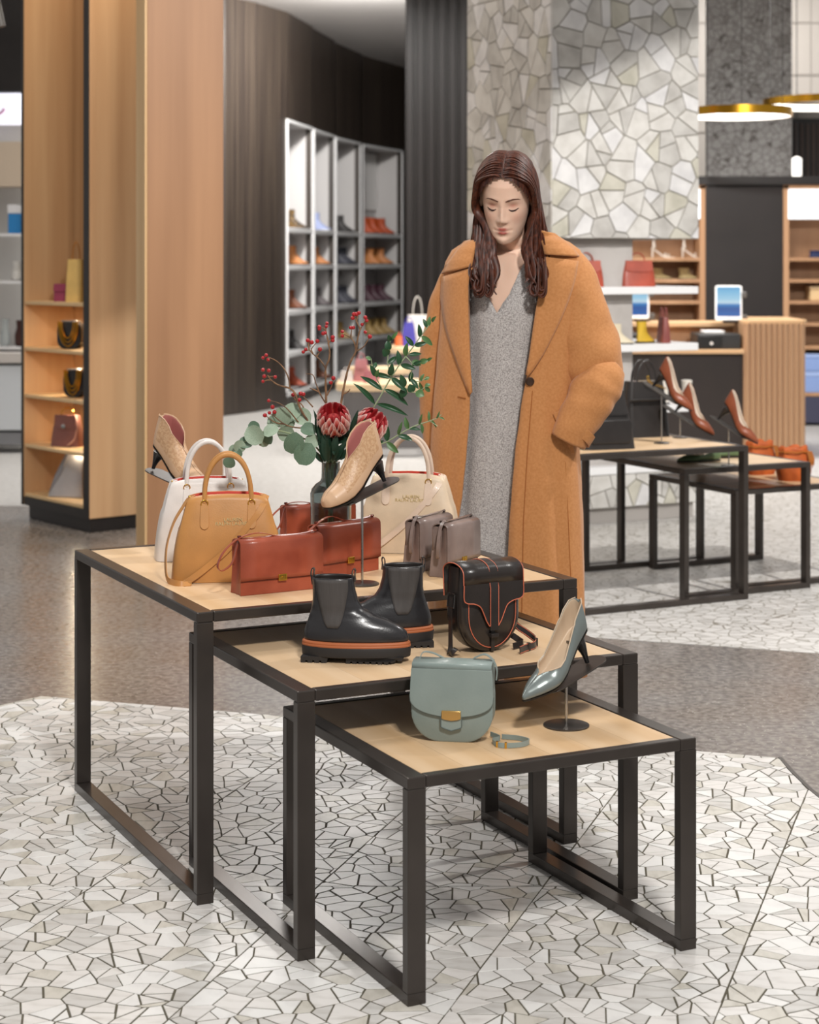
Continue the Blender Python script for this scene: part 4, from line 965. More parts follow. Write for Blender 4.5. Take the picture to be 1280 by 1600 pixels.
place_on_stand(lambda p, r, q: heel_shoe('ankle_bootie', 'nude croc-embossed heeled bootie on stand in front of vase', BOOTIE, L_nude, L_pinkl, M_blkh, p, r, q, 'nude heeled booties', trim=L_nude, woven=L_croc),
               'steel shoe stand holding the bootie before the vase', b, .222, math.radians(221), math.radians(17), .012, off=-.02)
b = atz(291, 869, TH1)
b = Vector((-.640, 5.0, TH1))
place_on_stand(lambda p, r, q: heel_shoe('ankle_bootie', 'nude croc-embossed heeled bootie behind the white tote', BOOTIE, L_nude, L_pinkl, M_blkh, p, r, q, 'nude heeled booties', trim=L_nude, woven=L_croc),
               'steel shoe stand holding the bootie behind white tote', b, .185, math.radians(-36), math.radians(15), -.01, off=-.02)
L_pew = mat('pewter_leather', '#7f8785', .26, .35, var=.08, vscale=6); L_lin = mat('beige_lining', '#c7b096', .5)
b = atz(885, 1134, TH3)
place_on_stand(lambda p, r, q: heel_shoe('pump', 'pewter grey pointed pump on stand at the lowest table', PUMP, L_pew, L_lin, M_blkh, p, r, q, None, trim=L_lin, heel_r=.015),
               'steel shoe stand holding the pewter grey pump', b, .105, math.radians(221), math.radians(16), .018, off=-.02, r=.050)
# brown pumps on the rear tables
L_brn = leather('chestnut_leather', '#7a3f26', .35); L_bei = mat('bone_lining', '#cfc0b0', .5)
b = atz(1034, 693, TH1)
place_on_stand(lambda p, r, q: heel_shoe('pump', 'chestnut pump on the tall stand beside black bags', PUMP, L_brn, L_bei, M_blkh, p, r, q, 'chestnut pumps on the rear tables'), 'tall thin shoe stand beside the black bags', b, .22, math.radians(-28), math.radians(30), .04, r=.034)
b = atz(1063, 684, TH1)
place_on_stand(lambda p, r, q: heel_shoe('pump', 'chestnut pump on the low stand beside black bags', PUMP, L_brn, L_bei, M_blkh, p, r, q, 'chestnut pumps on the rear tables'), 'low shoe stand beside the black bags', b, .10, math.radians(-28), math.radians(30), .06, r=.034)
b = atz(1139, 728, TH2)
place_on_stand(lambda p, r, q: heel_shoe('pump', 'chestnut pump on the stand next to orange bags', PUMP, L_brn, L_bei, M_blkh, p, r, q, 'chestnut pumps on the rear tables'), 'shoe stand on the middle rear table', b, .17, math.radians(-28), math.radians(30), .03, r=.034)
FLAT = [(s, x, .004 if s < .4 else .008, w, t*(.8 if s < .4 else .7), c) for s, x, z, w, t, c in PUMP]
L_grn = leather('green_leather', '#5d7350', .45)
def flat_shoe(label, loc, rz, m=L_grn, group='green flats on the rear table'):
    t = thing('flat_shoe', label, 'shoe', loc, rz, group)
    R = [shoe_section(*interp(FLAT, k/24)) for k in range(25)]
    MB().loft(R, False, False).build('upper', [m, L_bei], t, solid=.002, solidmat=1, sub=1)
    MB().loft([[(r[13][0], y*.92, z) for y, z in ((r[20][1], .006), (0, .005), (r[6][1], .006), (r[6][1], 0), (r[20][1], 0))] for r in R], True, True).build('sole', M_black, t)
a = atz(1096, 722, TH2); flat_shoe('green flat shoe left on the middle rear table', (a.x, a.y+.03, TH2), math.radians(200))
a = atz(1130, 716, TH2); flat_shoe('green flat shoe behind the pump stand on rear table', (a.x, a.y+.03, TH2), math.radians(190))
# ---------------------------------------------------------------- chelsea boots
L_boot = leather('smooth_black_leather', '#2b2a2c', .28, var=.12); M_elas = mat('charcoal_elastic', '#4a4644', .8, var=.15, vscale=60, vstretch=(1, 1, .1), bump=.3, bscale=300, bstretch=(1, 1, .05))
M_welt = mat('tan_welt', '#a8603a', .5); M_rub = mat('black_rubber', '#242120', .55)
BT = [(.046, .134, -.100, .0430), (.056, .135, -.101, .0440), (.066, .131, -.100, .0435), (.078, .119, -.097, .0415), (.090, .092, -.092, .0385), (.103, .055, -.088, .0355), (.118, .030, -.084, .0335), (.136, .020, -.081, .0335), (.160, .014, -.081, .0350), (.186, .012, -.083, .0370)]
def bsec(z, off=0, n=40, a0=0, a1=2*PI, closed=True):
    xf, xb, w = interp(BT, z); xc = (xf+xb)/2; hx = (xf-xb)/2; P = []
    for j in range(n if closed else n+1):
        a = a0+(a1-a0)*j/n; c, s = cos(a), sin(a)
        x = xc+(hx+off)*math.copysign(abs(c)**.85, c); k = (x-xb)/(xf-xb)
        ww = w*(1 if z > .12 else (.80+.20*sin(PI*min(1, max(0, k))*1.0+.4) if hx > .08 else .95))
        P.append(Vector((x, (ww+off)*math.copysign(abs(s)**.8, s), z)))
    return P
def chelsea(label, loc, rz):
    t = thing('chelsea_boot', label, 'boot', loc, rz, 'black chelsea boots')
    zs = [.046+.140*k/28 for k in range(29)]
    MB().loft([bsec(z) for z in zs], True, False).build('upper', [L_boot, M_black], t, solid=.0025, solidmat=1, angle=60)
    for s in (1, -1):
        G = []
        for k in range(15):
            z = .078+.106*k/14; u = k/14; cx = -.030-.004*u; hw = .012+.024*min(1, u*1.25)**.6
            xf, xb, w = interp(BT, z); xc = (xf+xb)/2; hx = (xf-xb)/2; row = []
            for j in range(9):
                x = cx+hw*(j-4)/4; c = max(-.98, min(.98, (x-xc)/(hx)))
                a = math.acos(math.copysign(abs(c)**(1/.85), c)); yy = w*(1 if z > .12 else (.80+.20*sin(PI*max(0, min(1, (x-xb)/(xf-xb)))+.4) if hx > .08 else .95))
                row.append((x, s*(yy*sin(a)**.8+.0012), z))
            G.append(row)
        MB().loft(G, False, False).build('elastic_panel', M_elas, t, solid=.001, soff=1)
        e = [Vector(r[0]) for r in G[::-1]]+[Vector(p) for p in G[0][1:-1]]+[Vector(r[-1]) for r in G]
        MB().tube(e, .0009, 5).build('panel_seam', L_boot, t)
    # back and front pull tabs
    for x in (-.083, .010):
        P = [(x+.001, 0, .168), (x-.002, 0, .190), (x-.001, 0, .200), (x+.002, 0, .204), (x+.005, 0, .200), (x+.004, 0, .190), (x+.005, 0, .176)]
        ribbon(MB(), catmull(P, 4), .013, .002, (0, 1, 0)).build('pull_tab', L_boot, t)
    def outl(z, o): return [Vector((p.x, p.y, z)) for p in bsec(.050, o)]
    MB().loft([outl(.034, .004), outl(.035, .0055), outl(.039, .0055), outl(.040, .0042), outl(.041, .005), outl(.0445, .0045), outl(.0465, .001)], True, True).build('welt', M_welt, t, angle=60)
    MB().loft([outl(.012, .002), outl(.014, .005), outl(.033, .006), outl(.035, .005)], True, True).build('sole', M_rub, t)
    # treaded heel and forefoot: toothed profiles
    for x0, x1, nm in ((-.102, -.040, 'heel_block'), (.000, .128, 'forefoot_tread')):
        n = int((x1-x0)/.013); pr = [(x0, .014)]
        for k in range(n):
            xa = x0+(x1-x0)*k/n; xb = x0+(x1-x0)*(k+.68)/n; xc = x0+(x1-x0)*(k+1)/n
            lift = .010*max(0, (xb-.085)/.05)**1.5
            pr += [(xa, .0+lift), (xb, .0+lift)]+([(xb, .005+lift), (xc, .005+lift)] if k < n-1 else [])
        pr += [(x1, .014)]
        pr[-2] = (x1-.004, pr[-2][1]); m = MB()
        wd = .040 if x0 < -.05 else .041
        m.loft([[(x, y*(wd if x < .10 else wd*.72), z) for x, z in pr] for y in (-1, 1)], True, True).build(nm, M_rub, t, smooth=False)
a = atz(553, 1034, TH2); chelsea('black chelsea boot with tan welt, nearer with toe pointing right', (a.x-.012, a.y+.02, TH2), math.radians(-7))
a = atz(608, 1012, TH2); chelsea('black chelsea boot with tan welt, farther with toe pointing left', (a.x-.002, a.y+.030, TH2), math.radians(186))
# ---------------------------------------------------------------- far shoes: one ankle boot shape, copied
def mini_boot(m, h=.15):
    mb = MB(); R = []
    for k in range(9):
        u = k/8; z = .012+h*u; xf = .115*(1-u)**1.6+.02; xb = -.085+.008*sin(PI*u)
        xf = .115*max(0, 1-u*1.7)**1.5+.025; R.append([((xf+xb)/2+(xf-xb)/2*cos(a), (.036-.006*sin(PI*u))*math.copysign(abs(sin(a))**.8, sin(a)), z) for a in [2*PI*j/20 for j in range(20)]])
    return mb.loft(R, True, True)
BOOTM = mini_boot(None); SOLEM = MB().box(-.085, -.045, -.03, .03, 0, .012).box(-.0449, .125, -.033, .033, .004, .012)
cache = {}
def far_boot(label, loc, rz, m, s=1.0, group='shoes in the niches', name='ankle_boot'):
    t = thing(name, label, 'shoe', loc, rz, group); t.scale = (s, s, s)
    if m.name not in cache:
        u = BOOTM.build('upper', m, t); q = MB().box(-.085, .120, -.032, .032, 0, .0125).build('sole', M_black if 'pale' not in m.name else M_shelfw, t, smooth=False, bevel=.003); cache[m.name] = (u, q)
    else:
        for o in cache[m.name]:
            c = o.copy(); COL.objects.link(c); c.parent = t
    return t
mk = lambda n, c, **k: mat(n, c, .5, **k)
SH = {'leopard': mk('leopard_hide', '#7d5f33', base2='#2c2013', vscale=40, ramp=(.45, .55)), 'pale': mk('pale_blue_suede', '#a9b4dc'), 'black': mk('boot_black', '#2a2626'), 'orange': mk('boot_orange', '#b54a1c'), 'tan': mk('boot_tan', '#c47f48'),
      'brown': mk('boot_brown', '#6e3c20'), 'grey': mk('boot_grey', '#5a5254'), 'plum': mk('boot_plum', '#472733'), 'straw': mk('boot_straw', '#b3945a', base2='#8c6f3c', vscale=60), 'slate': mk('boot_slate', '#3a3b46'), 'rust': mk('boot_rust', '#9c3d1a')}
NN = ('first niche from the pier', 'second niche from the pier', 'third niche from the pier', 'widest niche')
RN = ('top shelf', 'second shelf', 'third shelf', 'fourth shelf', 'bottom ledge'); RZ = (1.79, 1.41, .95, .53, .14)
CN = {'leopard': 'leopard-print', 'pale': 'pale blue', 'black': 'black', 'orange': 'orange', 'tan': 'tan', 'brown': 'brown', 'grey': 'grey', 'plum': 'plum', 'straw': 'straw-coloured', 'slate': 'slate grey', 'rust': 'rust red'}
def niche_shoe(n, row, px, colr, which='', s=1.25):
    a, b, tt, nin = NF[n]; o = a+nin*.16; d = b-a; k = (px-640)/F
    u = (k*o.y-o.x)/(d.x-k*d.y); q = o+d*u
    far_boot(f'{which+" " if which else ""}{CN[colr]} ankle boot on the {RN[row]} of the {NN[n]}', (q.x, q.y, RZ[row]), math.radians(-12), SH[colr], s)
for n, row, px, colr, wh in ((0, 0, 456, 'leopard', ''), (0, 1, 458, 'tan', ''), (0, 2, 456, 'brown', ''), (0, 3, 455, 'black', ''), (0, 4, 456, 'rust', 'left'), (0, 4, 466, 'rust', 'right'),
        (1, 0, 495, 'pale', ''), (1, 1, 494, 'tan', ''), (1, 2, 497, 'grey', ''), (1, 3, 496, 'grey', ''), (1, 4, 495, 'brown', ''),
        (2, 0, 533, 'black', ''), (2, 1, 531, 'slate', 'left'), (2, 1, 538, 'slate', 'right'), (2, 2, 531, 'slate', 'left'), (2, 2, 539, 'slate', 'right'), (2, 3, 532, 'straw', ''),
        (3, 0, 572, 'orange', 'left'), (3, 0, 584, 'orange', 'middle'), (3, 0, 598, 'orange', 'right'), (3, 1, 580, 'tan', 'left'), (3, 1, 596, 'tan', 'right'), (3, 2, 574, 'plum', 'left'), (3, 2, 585, 'plum', 'middle'), (3, 2, 597, 'plum', 'right'),
        (3, 3, 576, 'straw', 'left'), (3, 3, 588, 'straw', 'middle'), (3, 3, 600, 'straw', 'right')):
    niche_shoe(n, row, px, colr, wh)
# sandals and slippers behind the counter, shoes on the column
def sandal(label, loc, rz, m):
    t = thing('strappy_sandal', label, 'shoe', loc, rz, 'white sandals behind the counter')
    S = [interp(PUMP, k/16) for k in range(17)]
    MB().loft([[(x, w, z+.002), (x, -w, z+.002), (x, -w, z-.004), (x, w, z-.004)] for x, z, w, tt, c in S], True, True).build('sole', m, t)
    MB().tube([(-.085, 0, .09), (-.088, 0, 0)], [.012, .005], 8).build('heel', m, t)
    for x, z, r, h in ((.06, .004, .036, .03), (.03, .008, .038, .035), (-.07, .085, .03, .06), (-.075, .088, .032, .10)):
        MB().tube([(x, r*cos(a), z+h*sin(a)) for a in [PI*j/10 for j in range(11)]], .004, 6).build('strap', m, t)
M_swhite = mat('sandal_white', '#e2dbd0', .5)
sandal('white strappy heeled sandal left on the top oak shelf', (2.26, 16.2, 1.48), math.radians(-20), M_swhite)
sandal('white strappy heeled sandal right on the top oak shelf', (2.53, 16.2, 1.48), math.radians(-20), M_swhite)
M_straw = mat('woven_straw', '#c2b085', .7, base2='#a5925f', vscale=50)
far_boot('woven straw slipper left on the second oak shelf', (2.24, 16.2, 1.29), 0, M_straw, .9, 'straw slippers behind the counter', 'straw_slipper').scale.z = .6
far_boot('woven straw slipper right on the second oak shelf', (2.48, 16.2, 1.29), 0, M_straw, .9, 'straw slippers behind the counter', 'straw_slipper').scale.z = .6
M_ylw = leather('lemon_leather', '#d9b23c', .4)
t = far_boot('lemon yellow shoe on the middle column shelf', col_at(1006, .12, .987), TH+.2, M_ylw, .62, None, 'yellow_shoe'); t.scale.z = .75
far_boot('cream shoe beside the coat sleeve on the column shelf', col_at(966, .05, .987), TH-.4, mat('cream_shoe_leather', '#ddd0b4', .5), .7, None, 'cream_shoe')
far_boot('navy flat shoe on the top shelf at the right edge', (3.64, 16.15, 1.48), 0, mat('navy_suede', '#1f2b52', .6), .9, None, 'navy_shoe').scale.z = .4
for k, (px, lab) in enumerate(((1036, 'white folded shoe left on the lower column shelf'), (1072, 'white folded shoe right on the lower column shelf'))):
    far_boot(lab, col_at(px, .10, .642), TH+1.2, M_swhite, .8, 'white shoes on the lower column shelf', 'white_shoe')
# ---------------------------------------------------------------- vase and flowers
VY = 4.72; VX = (517-640)/F*VY
vz = TH1
vase = thing('glass_vase', 'smoky grey glass bottle vase holding the flowers', 'vase', (VX, VY, vz))
M_smoke = mat('smoky_glass', '#aab4b4', .02, trans=1.0, ior=1.45)
outer = [(.002, .0), (.050, .0), (.0535, .004), (.0535, .188), (.050, .200), (.040, .212), (.028, .220), (.0245, .228), (.0235, .266), (.0250, .269)]
inner = [(.0220, .268), (.0208, .264), (.0218, .228), (.0255, .218), (.038, .208), (.0475, .196), (.0505, .186), (.0505, .010), (.047, .007), (.002, .007)]
MB().lathe(outer+inner, (0, 0, 0), 40).build('glass_body', M_smoke, vase, angle=50)
def fp(px, py, dy=0): return aty(px, py, VY+dy)
ROOT = Vector((VX, VY, vz+.012)); NECK = Vector((VX, VY, vz+.262))
def stem_path(pts, nk):
    off = Vector((.010*cos(nk), .010*sin(nk), 0)); return [ROOT+off*2.2, ROOT*.5+NECK*.5+off*.3, NECK+off]+pts
M_bark = mat('twig_bark', '#8a6647', .7, base2='#5d4330', vscale=60); M_berry = mat('red_berry', '#a3141c', .22, coat=.4)
M_gstem = mat('green_stem', '#8f9c78', .5)
BER = None
def berry(parent, p, r=.0058):
    global BER
    if BER is None:
        m = MB().lathe([(.0004, -1), (.38, -.92), (.70, -.71), (.92, -.38), (1, 0), (.92, .38), (.70, .71), (.38, .92), (.12, .99), (.1, 1.1), (.0004, 1.12)], (0, 0, 0), 12)
        BER = m.build('berry', M_berry, parent); o = BER
    else: o = BER.copy(); COL.objects.link(o); o.parent = parent
    o.location = p; o.scale = (r,)*3; o.rotation_euler = (random.uniform(-.6, .6), random.uniform(-.6, .6), 0)
def berry_branch(label, main, twigs, berries, nk, r0=.0042):
    t = thing('berry_branch', label, 'branch', (0, 0, 0), 0, 'red berry branches in the vase')
    P = catmull(stem_path([fp(*q) for q in main], nk), 5); n = len(P)
    MB().tube(P, [r0*(1-.6*k/n)+.0004*sin(k*2.1) for k in range(n)], 7).build('stem', M_bark, t)
    for tw in twigs:
        Q = catmull([fp(*q) for q in tw], 4); m = len(Q)
        MB().tube(Q, [.0021*(1-.55*k/m) for k in range(m)], 6).build('twig', M_bark, t)
    for x, y, dy in berries: berry(t, fp(x, y, dy), random.uniform(.0046, .0062))
berry_branch('left red berry branch leaning over the eucalyptus',
    [(497, 690, 0), (486, 666, -.01), (470, 640, -.02), (462, 617, -.02), (453, 607, -.02), (436, 602, -.02), (424, 594, -.02), (418, 586, -.02)],
    [[(453, 607, -.02), (451, 592, -.02), (444, 576, -.02), (432, 564, -.02), (419, 558, -.02)], [(424, 594, -.02), (417, 594, -.02), (412, 596, -.02)], [(420, 589, -.02), (427, 588, -.02)],
     [(483, 669, -.01), (462, 668, -.03), (445, 663, -.04), (428, 650, -.04), (421, 646, -.04)], [(468, 662, -.02), (450, 640, -.04), (436, 630, -.04), (422, 626, -.04)], [(446, 663, -.04), (430, 660, -.04), (416, 650, -.04)],
     [(470, 640, -.02), (467, 628, -.02), (469, 616, -.02)], [(478, 652, -.01), (473, 634, 0), (462, 625, 0), (458, 618, 0)], [(489, 636, 0), (482, 628, 0), (472, 617, 0)]],
    [(416, 555, -.02), (411, 559, -.02), (419, 562, -.02), (411, 578, -.02), (420, 579, -.02), (430, 589, -.02), (413, 588, -.02), (411, 596, -.02), (420, 626, -.04), (426, 636, -.04), (429, 644, -.04), (421, 645, -.04), (414, 649, -.04),
     (458, 617, 0), (470, 615, -.02), (468, 625, -.02), (474, 616, 0)], .2)
berry_branch('middle red berry branch rising above the vase',
    [(512, 690, .01), (510, 640, .02), (509, 600, .02), (509, 575, .02), (514, 562, .02), (515, 548, .02), (512, 530, .02), (509, 516, .02)],
    [[(509, 575, .02), (500, 562, .02), (489, 553, .02), (483, 547, .02), (475, 550, .02)], [(489, 553, .02), (487, 545, .02), (495, 535, .02)], [(483, 547, .02), (482, 536, .02), (481, 532, .02)], [(495, 557, .02), (499, 551, .02), (501, 546, .02)],
     [(509, 516, .02), (503, 512, .02), (498, 511, .02)], [(509, 516, .02), (510, 510, .02), (511, 505, .02)], [(513, 536, .02), (518, 530, .02), (520, 527, .02)],
     [(510, 632, .02), (500, 615, .0), (494, 600, 0), (489, 586, 0), (478, 584, 0)], [(498, 612, 0), (484, 606, 0)], [(511, 618, .02), (518, 604, .02), (521, 592, .02)]],
    [(474, 550, .02), (478, 546, .02), (481, 532, .02), (487, 535, .02), (496, 533, .02), (500, 546, .02), (499, 511, .02), (505, 521, .02), (508, 520, .02), (511, 505, .02), (510, 510, .02), (499, 514, .02), (520, 527, .02), (520, 532, .02), (521, 591, .02), (517, 598, .02)], 1.6)
berry_branch('right red berry branch in front of the niches',
    [(524, 690, .02), (533, 630, .03), (541, 588, .03), (548, 565, .03), (556, 549, .03), (559, 530, .03), (563, 515, .03), (569, 504, .03)],
    [[(556, 549, .03), (554, 536, .03), (548, 528, .03), (537, 522, .03)], [(548, 528, .03), (549, 520, .03), (550, 513, .03)], [(563, 515, .03), (558, 504, .03), (554, 496, .03), (552, 492, .03)], [(557, 502, .03), (560, 490, .03)],
     [(556, 549, .03), (567, 543, .03), (573, 535, .03), (577, 527, .03)], [(566, 509, .03), (572, 500, .03)], [(536, 616, .03), (544, 612, .03), (547, 608, .03)]],
    [(535, 518, .03), (535, 525, .03), (548, 512, .03), (552, 512, .03), (551, 497, .03), (553, 491, .03), (557, 491, .03), (561, 489, .03), (571, 496, .03), (573, 501, .03), (566, 507, .03), (571, 519, .03), (578, 526, .03)], 2.9)
# leaves -----------------------------------------------------------------
M_euc = mat('eucalyptus_leaf', '#a3b29c', .55, base2='#7d917a', vscale=40); M_euc2 = mat('eucalyptus_leaf_dark', '#6f8670', .5, base2='#55705a', vscale=40)
M_rus = mat('ruscus_leaf', '#2f5636', .35, base2='#1f3f28', vscale=30); M_rus2 = mat('ruscus_leaf_light', '#5c7f4a', .4, base2='#3f6138', vscale=30); M_prl = mat('protea_leaf', '#26402f', .4, base2='#1a2f24', vscale=30)
LEAF = {}
def leaf_obj(kind, m, parent, base, tip, nrm, width, name='leaf'):
    """unit leaf: x from 0 to 1 along the blade, y half width, z lift; scaled in place"""
    key = (kind, m.name)
    base = Vector(base); tip = Vector(tip); d = tip-base; L = d.length; d = d.normalized()
    nrm = Vector(nrm); nrm = (nrm-d*nrm.dot(d)); nrm = nrm.normalized() if nrm.length > 1e-5 else d.orthogonal().normalized(); sd = nrm.cross(d)
    if key not in LEAF:
        rows = []
        for k in range(9):
            u = k/8
            wv = sin(PI*u**.8)**.75 if kind == 'lance' else math.sqrt(max(0, 1-(2*u-1)**2))
            wv = max(wv, .02); lift = (.10*sin(PI*u) if kind == 'lance' else .06*sin(PI*u))
            rows.append([(u, wv*.5*j/2, lift+(.10 if kind == 'lance' else .16)*abs(j/2)**1.5*wv) for j in range(-2, 3)])
        o = MB().loft(rows, False, False).build(name, m, parent, recalc=False, angle=80); LEAF[key] = o
    else:
        o = LEAF[key].copy(); COL.objects.link(o); o.parent = parent; o.name = name
    M = Matrix((d, sd, nrm)).transposed().to_4x4()
    o.matrix_local = Matrix.Translation(base)@M@Matrix.Diagonal((L, width, L*.8, 1)); return o
random.seed(21)
eu = thing('eucalyptus_branch', 'grey-green eucalyptus branch arching left from the vase', 'branch')
sp = [(500, 706, 0), (484, 690, -.02), (455, 678, -.04), (425, 672, -.05), (398, 680, -.05), (378, 695, -.05), (362, 712, -.05)]
P = catmull(stem_path([fp(*q) for q in sp], 4.0), 5); MB().tube(P, [.003*(1-.6*k/len(P)) for k in range(len(P))], 6).build('stem', M_gstem, eu)
for x, y, r, dy, dk in ((477, 709, 19, -.05, 1), (459, 692, 18, -.055, 1), (447, 677, 14, -.03, 0), (424, 674, 13, -.06, 0), (420, 683, 12, -.05, 1), (398, 680, 17, -.06, 0), (384, 693, 12, -.05, 1), (374, 697, 10, -.06, 0), (397, 667, 10, -.04, 1), (366, 704, 10, -.05, 0), (359, 722, 10, -.05, 1), (438, 652, 17, -.02, 0), (457, 645, 17, 0, 0), (472, 652, 16, -.01, 0), (482, 672, 13, -.03, 1), (428, 660, 11, -.02, 0), (488, 690, 12, -.04, 0), (412, 690, 9, -.04, 0), (450, 660, 14, .0, 0), (372, 708, 8, -.06, 1)):
    a = random.uniform(0, 2*PI); rr = r/600
    c = fp(x, y, dy); d = Vector((cos(a), .25*sin(3*a), sin(a))).normalized()*rr
    leaf_obj('round', M_euc2 if dk else M_euc, eu, c-d, c+d, (random.uniform(-.5, .5), -1, random.uniform(-.2, .7)), rr*2*random.uniform(.8, 1))
def ruscus(label, main, shoots, leaves, nk):
    t = thing('ruscus_branch', label, 'branch', (0, 0, 0), 0, 'ruscus branches in the vase')
    P = catmull(stem_path([fp(*q) for q in main], nk), 5); MB().tube(P, [.0027*(1-.55*k/len(P)) for k in range(len(P))], 6).build('stem', M_gstem, t)
    for s in shoots:
        Q = catmull([fp(*q) for q in s], 4); MB().tube(Q, [.0015*(1-.4*k/len(Q)) for k in range(len(Q))], 5).build('shoot', M_gstem, t)
    for x0, y0, x1, y1, w, dy, lt in leaves:
        leaf_obj('lance', M_rus2 if lt else M_rus, t, fp(x0, y0, dy), fp(x1, y1, dy+random.uniform(-.015, .015)), (random.uniform(-.4, .4), -1, random.uniform(.0, .6)), w/600*1.15)
ruscus('tall dark green ruscus branch reaching toward the coat', [(545, 690, .02), (570, 655, .03), (588, 630, .03), (607, 597, .03), (625, 569, .03), (645, 543, .03), (660, 522, .03), (674, 503, .03)],
    [[(598, 609, .03), (588, 590, .02), (582, 572, .02), (580, 560, .02)], [(612, 588, .03), (606, 570, .03), (607, 550, .03), (611, 530, .03), (620, 521, .03)], [(634, 557, .03), (644, 570, .03), (641, 592, .03)], [(612, 590, .03), (632, 605, .02), (650, 614, .02), (665, 604, .02)], [(641, 596, .03), (655, 596, .03), (668, 590, .03)]],
    [(586, 632, 552, 599, 8, .02, 0), (588, 631, 638, 650, 8, .04, 0), (597, 610, 563, 588, 8, .02, 0), (600, 608, 638, 634, 9, .03, 0), (612, 591, 580, 583, 7, .02, 0), (611, 590, 635, 612, 9, .02, 0), (609, 587, 613, 567, 9, .02, 0), (624, 571, 621, 547, 8, .03, 0), (626, 570, 650, 577, 8, .03, 0), (634, 557, 637, 535, 8, .03, 1), (638, 555, 659, 553, 6, .03, 0), (646, 541, 633, 525, 7, .03, 0), (647, 540, 668, 535, 7, .03, 0), (656, 527, 654, 506, 7, .03, 0), (658, 525, 676, 540, 8, .03, 1), (667, 512, 661, 498, 6, .03, 0), (670, 510, 672, 494, 6, .03, 1), (675, 503, 682, 494, 5, .03, 1),
     (587, 588, 578, 570, 8, .02, 0), (584, 576, 588, 566, 6, .02, 0), (580, 562, 571, 558, 6, .02, 1), (588, 590, 592, 577, 6, .02, 1), (607, 555, 598, 545, 12, .03, 0), (606, 568, 620, 557, 7, .03, 0), (608, 548, 605, 532, 10, .03, 0), (611, 533, 607, 523, 7, .03, 0), (612, 530, 622, 518, 5, .03, 1), (644, 572, 660, 564, 5, .03, 0), (643, 580, 640, 597, 7, .03, 0), (644, 564, 658, 571, 9, .03, 1), (632, 605, 626, 585, 10, .02, 0), (634, 606, 627, 622, 11, .02, 0), (645, 613, 640, 600, 12, .02, 0), (650, 612, 663, 619, 12, .02, 1), (664, 604, 672, 612, 6, .02, 1), (664, 603, 673, 601, 6, .02, 1), (642, 592, 654, 608, 7, .03, 0), (657, 596, 663, 584, 5, .03, 1), (663, 594, 671, 589, 5, .03, 1), (655, 597, 662, 610, 5, .03, 1), (668, 564, 676, 559, 5, .03, 1), (655, 566, 670, 562, 8, .03, 1)], 5.0)
ruscus('low light green ruscus branch in front of beige tote handles', [(550, 712, .0), (580, 700, .01), (605, 690, .01), (625, 678, .01), (645, 667, .01), (665, 660, .01), (682, 654, .01)],
    [[(682, 654, .01), (690, 648, .01)], [(672, 658, .01), (684, 666, .01)]],
    [(605, 690, 604, 661, 9, .01, 0), (604, 691, 623, 708, 9, .01, 1), (622, 680, 629, 658, 5, .01, 1), (622, 681, 645, 688, 8, .0, 0), (638, 671, 633, 651, 7, .01, 1), (640, 670, 658, 672, 5, .01, 0), (655, 664, 660, 646, 4, .01, 1), (658, 662, 660, 678, 5, .01, 1), (670, 658, 670, 642, 4, .01, 1), (674, 656, 682, 669, 3, .01, 1), (682, 654, 687, 642, 3, .01, 1), (686, 652, 695, 656, 3, .01, 1), (585, 698, 575, 716, 10, .02, 0), (583, 700, 600, 688, 7, .02, 0)], 5.8)
# proteas ----------------------------------------------------------------
M_pet = attr_mat('protea_petal', .45)
def petal_mesh(cb, ct, ce):
    me_v = []; f = []; colr = []
    for k in range(8):
        u = k/7; w = (.55+.45*u/.45 if u < .45 else math.sqrt(max(0, 1-((u-.45)/.56)**2)))*.5; w = max(w, .02)
        for j in range(-2, 3):
            me_v.append((u, w*j/2, .16*sin(PI*u*.8)-.10*(j/2)**2*0+.12*abs(j/2)**1.6*w*2-.10*u*u))
            e = max(abs(j)/2 if u > .30 else 0, max(0, (u-.70)/.30)); c = mixc(mixc(lin(cb), lin(ct), min(1, u*1.2)), lin(ce), min(1, e**2.2)*min(1, max(0, (u-.2)*2.2))); colr.append(c)
    for k in range(7):
        for j in range(4): a = k*5+j; f.append((a, a+1, a+6, a+5))
    me = bpy.data.meshes.new('petal'); me.from_pydata(me_v, [], f); me.materials.append(M_pet)
    at = me.color_attributes.new('Col', 'FLOAT_COLOR', 'POINT')
    for i, c in enumerate(colr): at.data[i].color = c
    me.polygons.foreach_set('use_smooth', [True]*len(me.polygons)); return me
PM = [petal_mesh('#b02a20', '#d2553f', '#faeae4'), petal_mesh('#a81f1a', '#c93a30', '#f3d6cf'), petal_mesh('#7c0d12', '#9c141a', '#d2555a')]
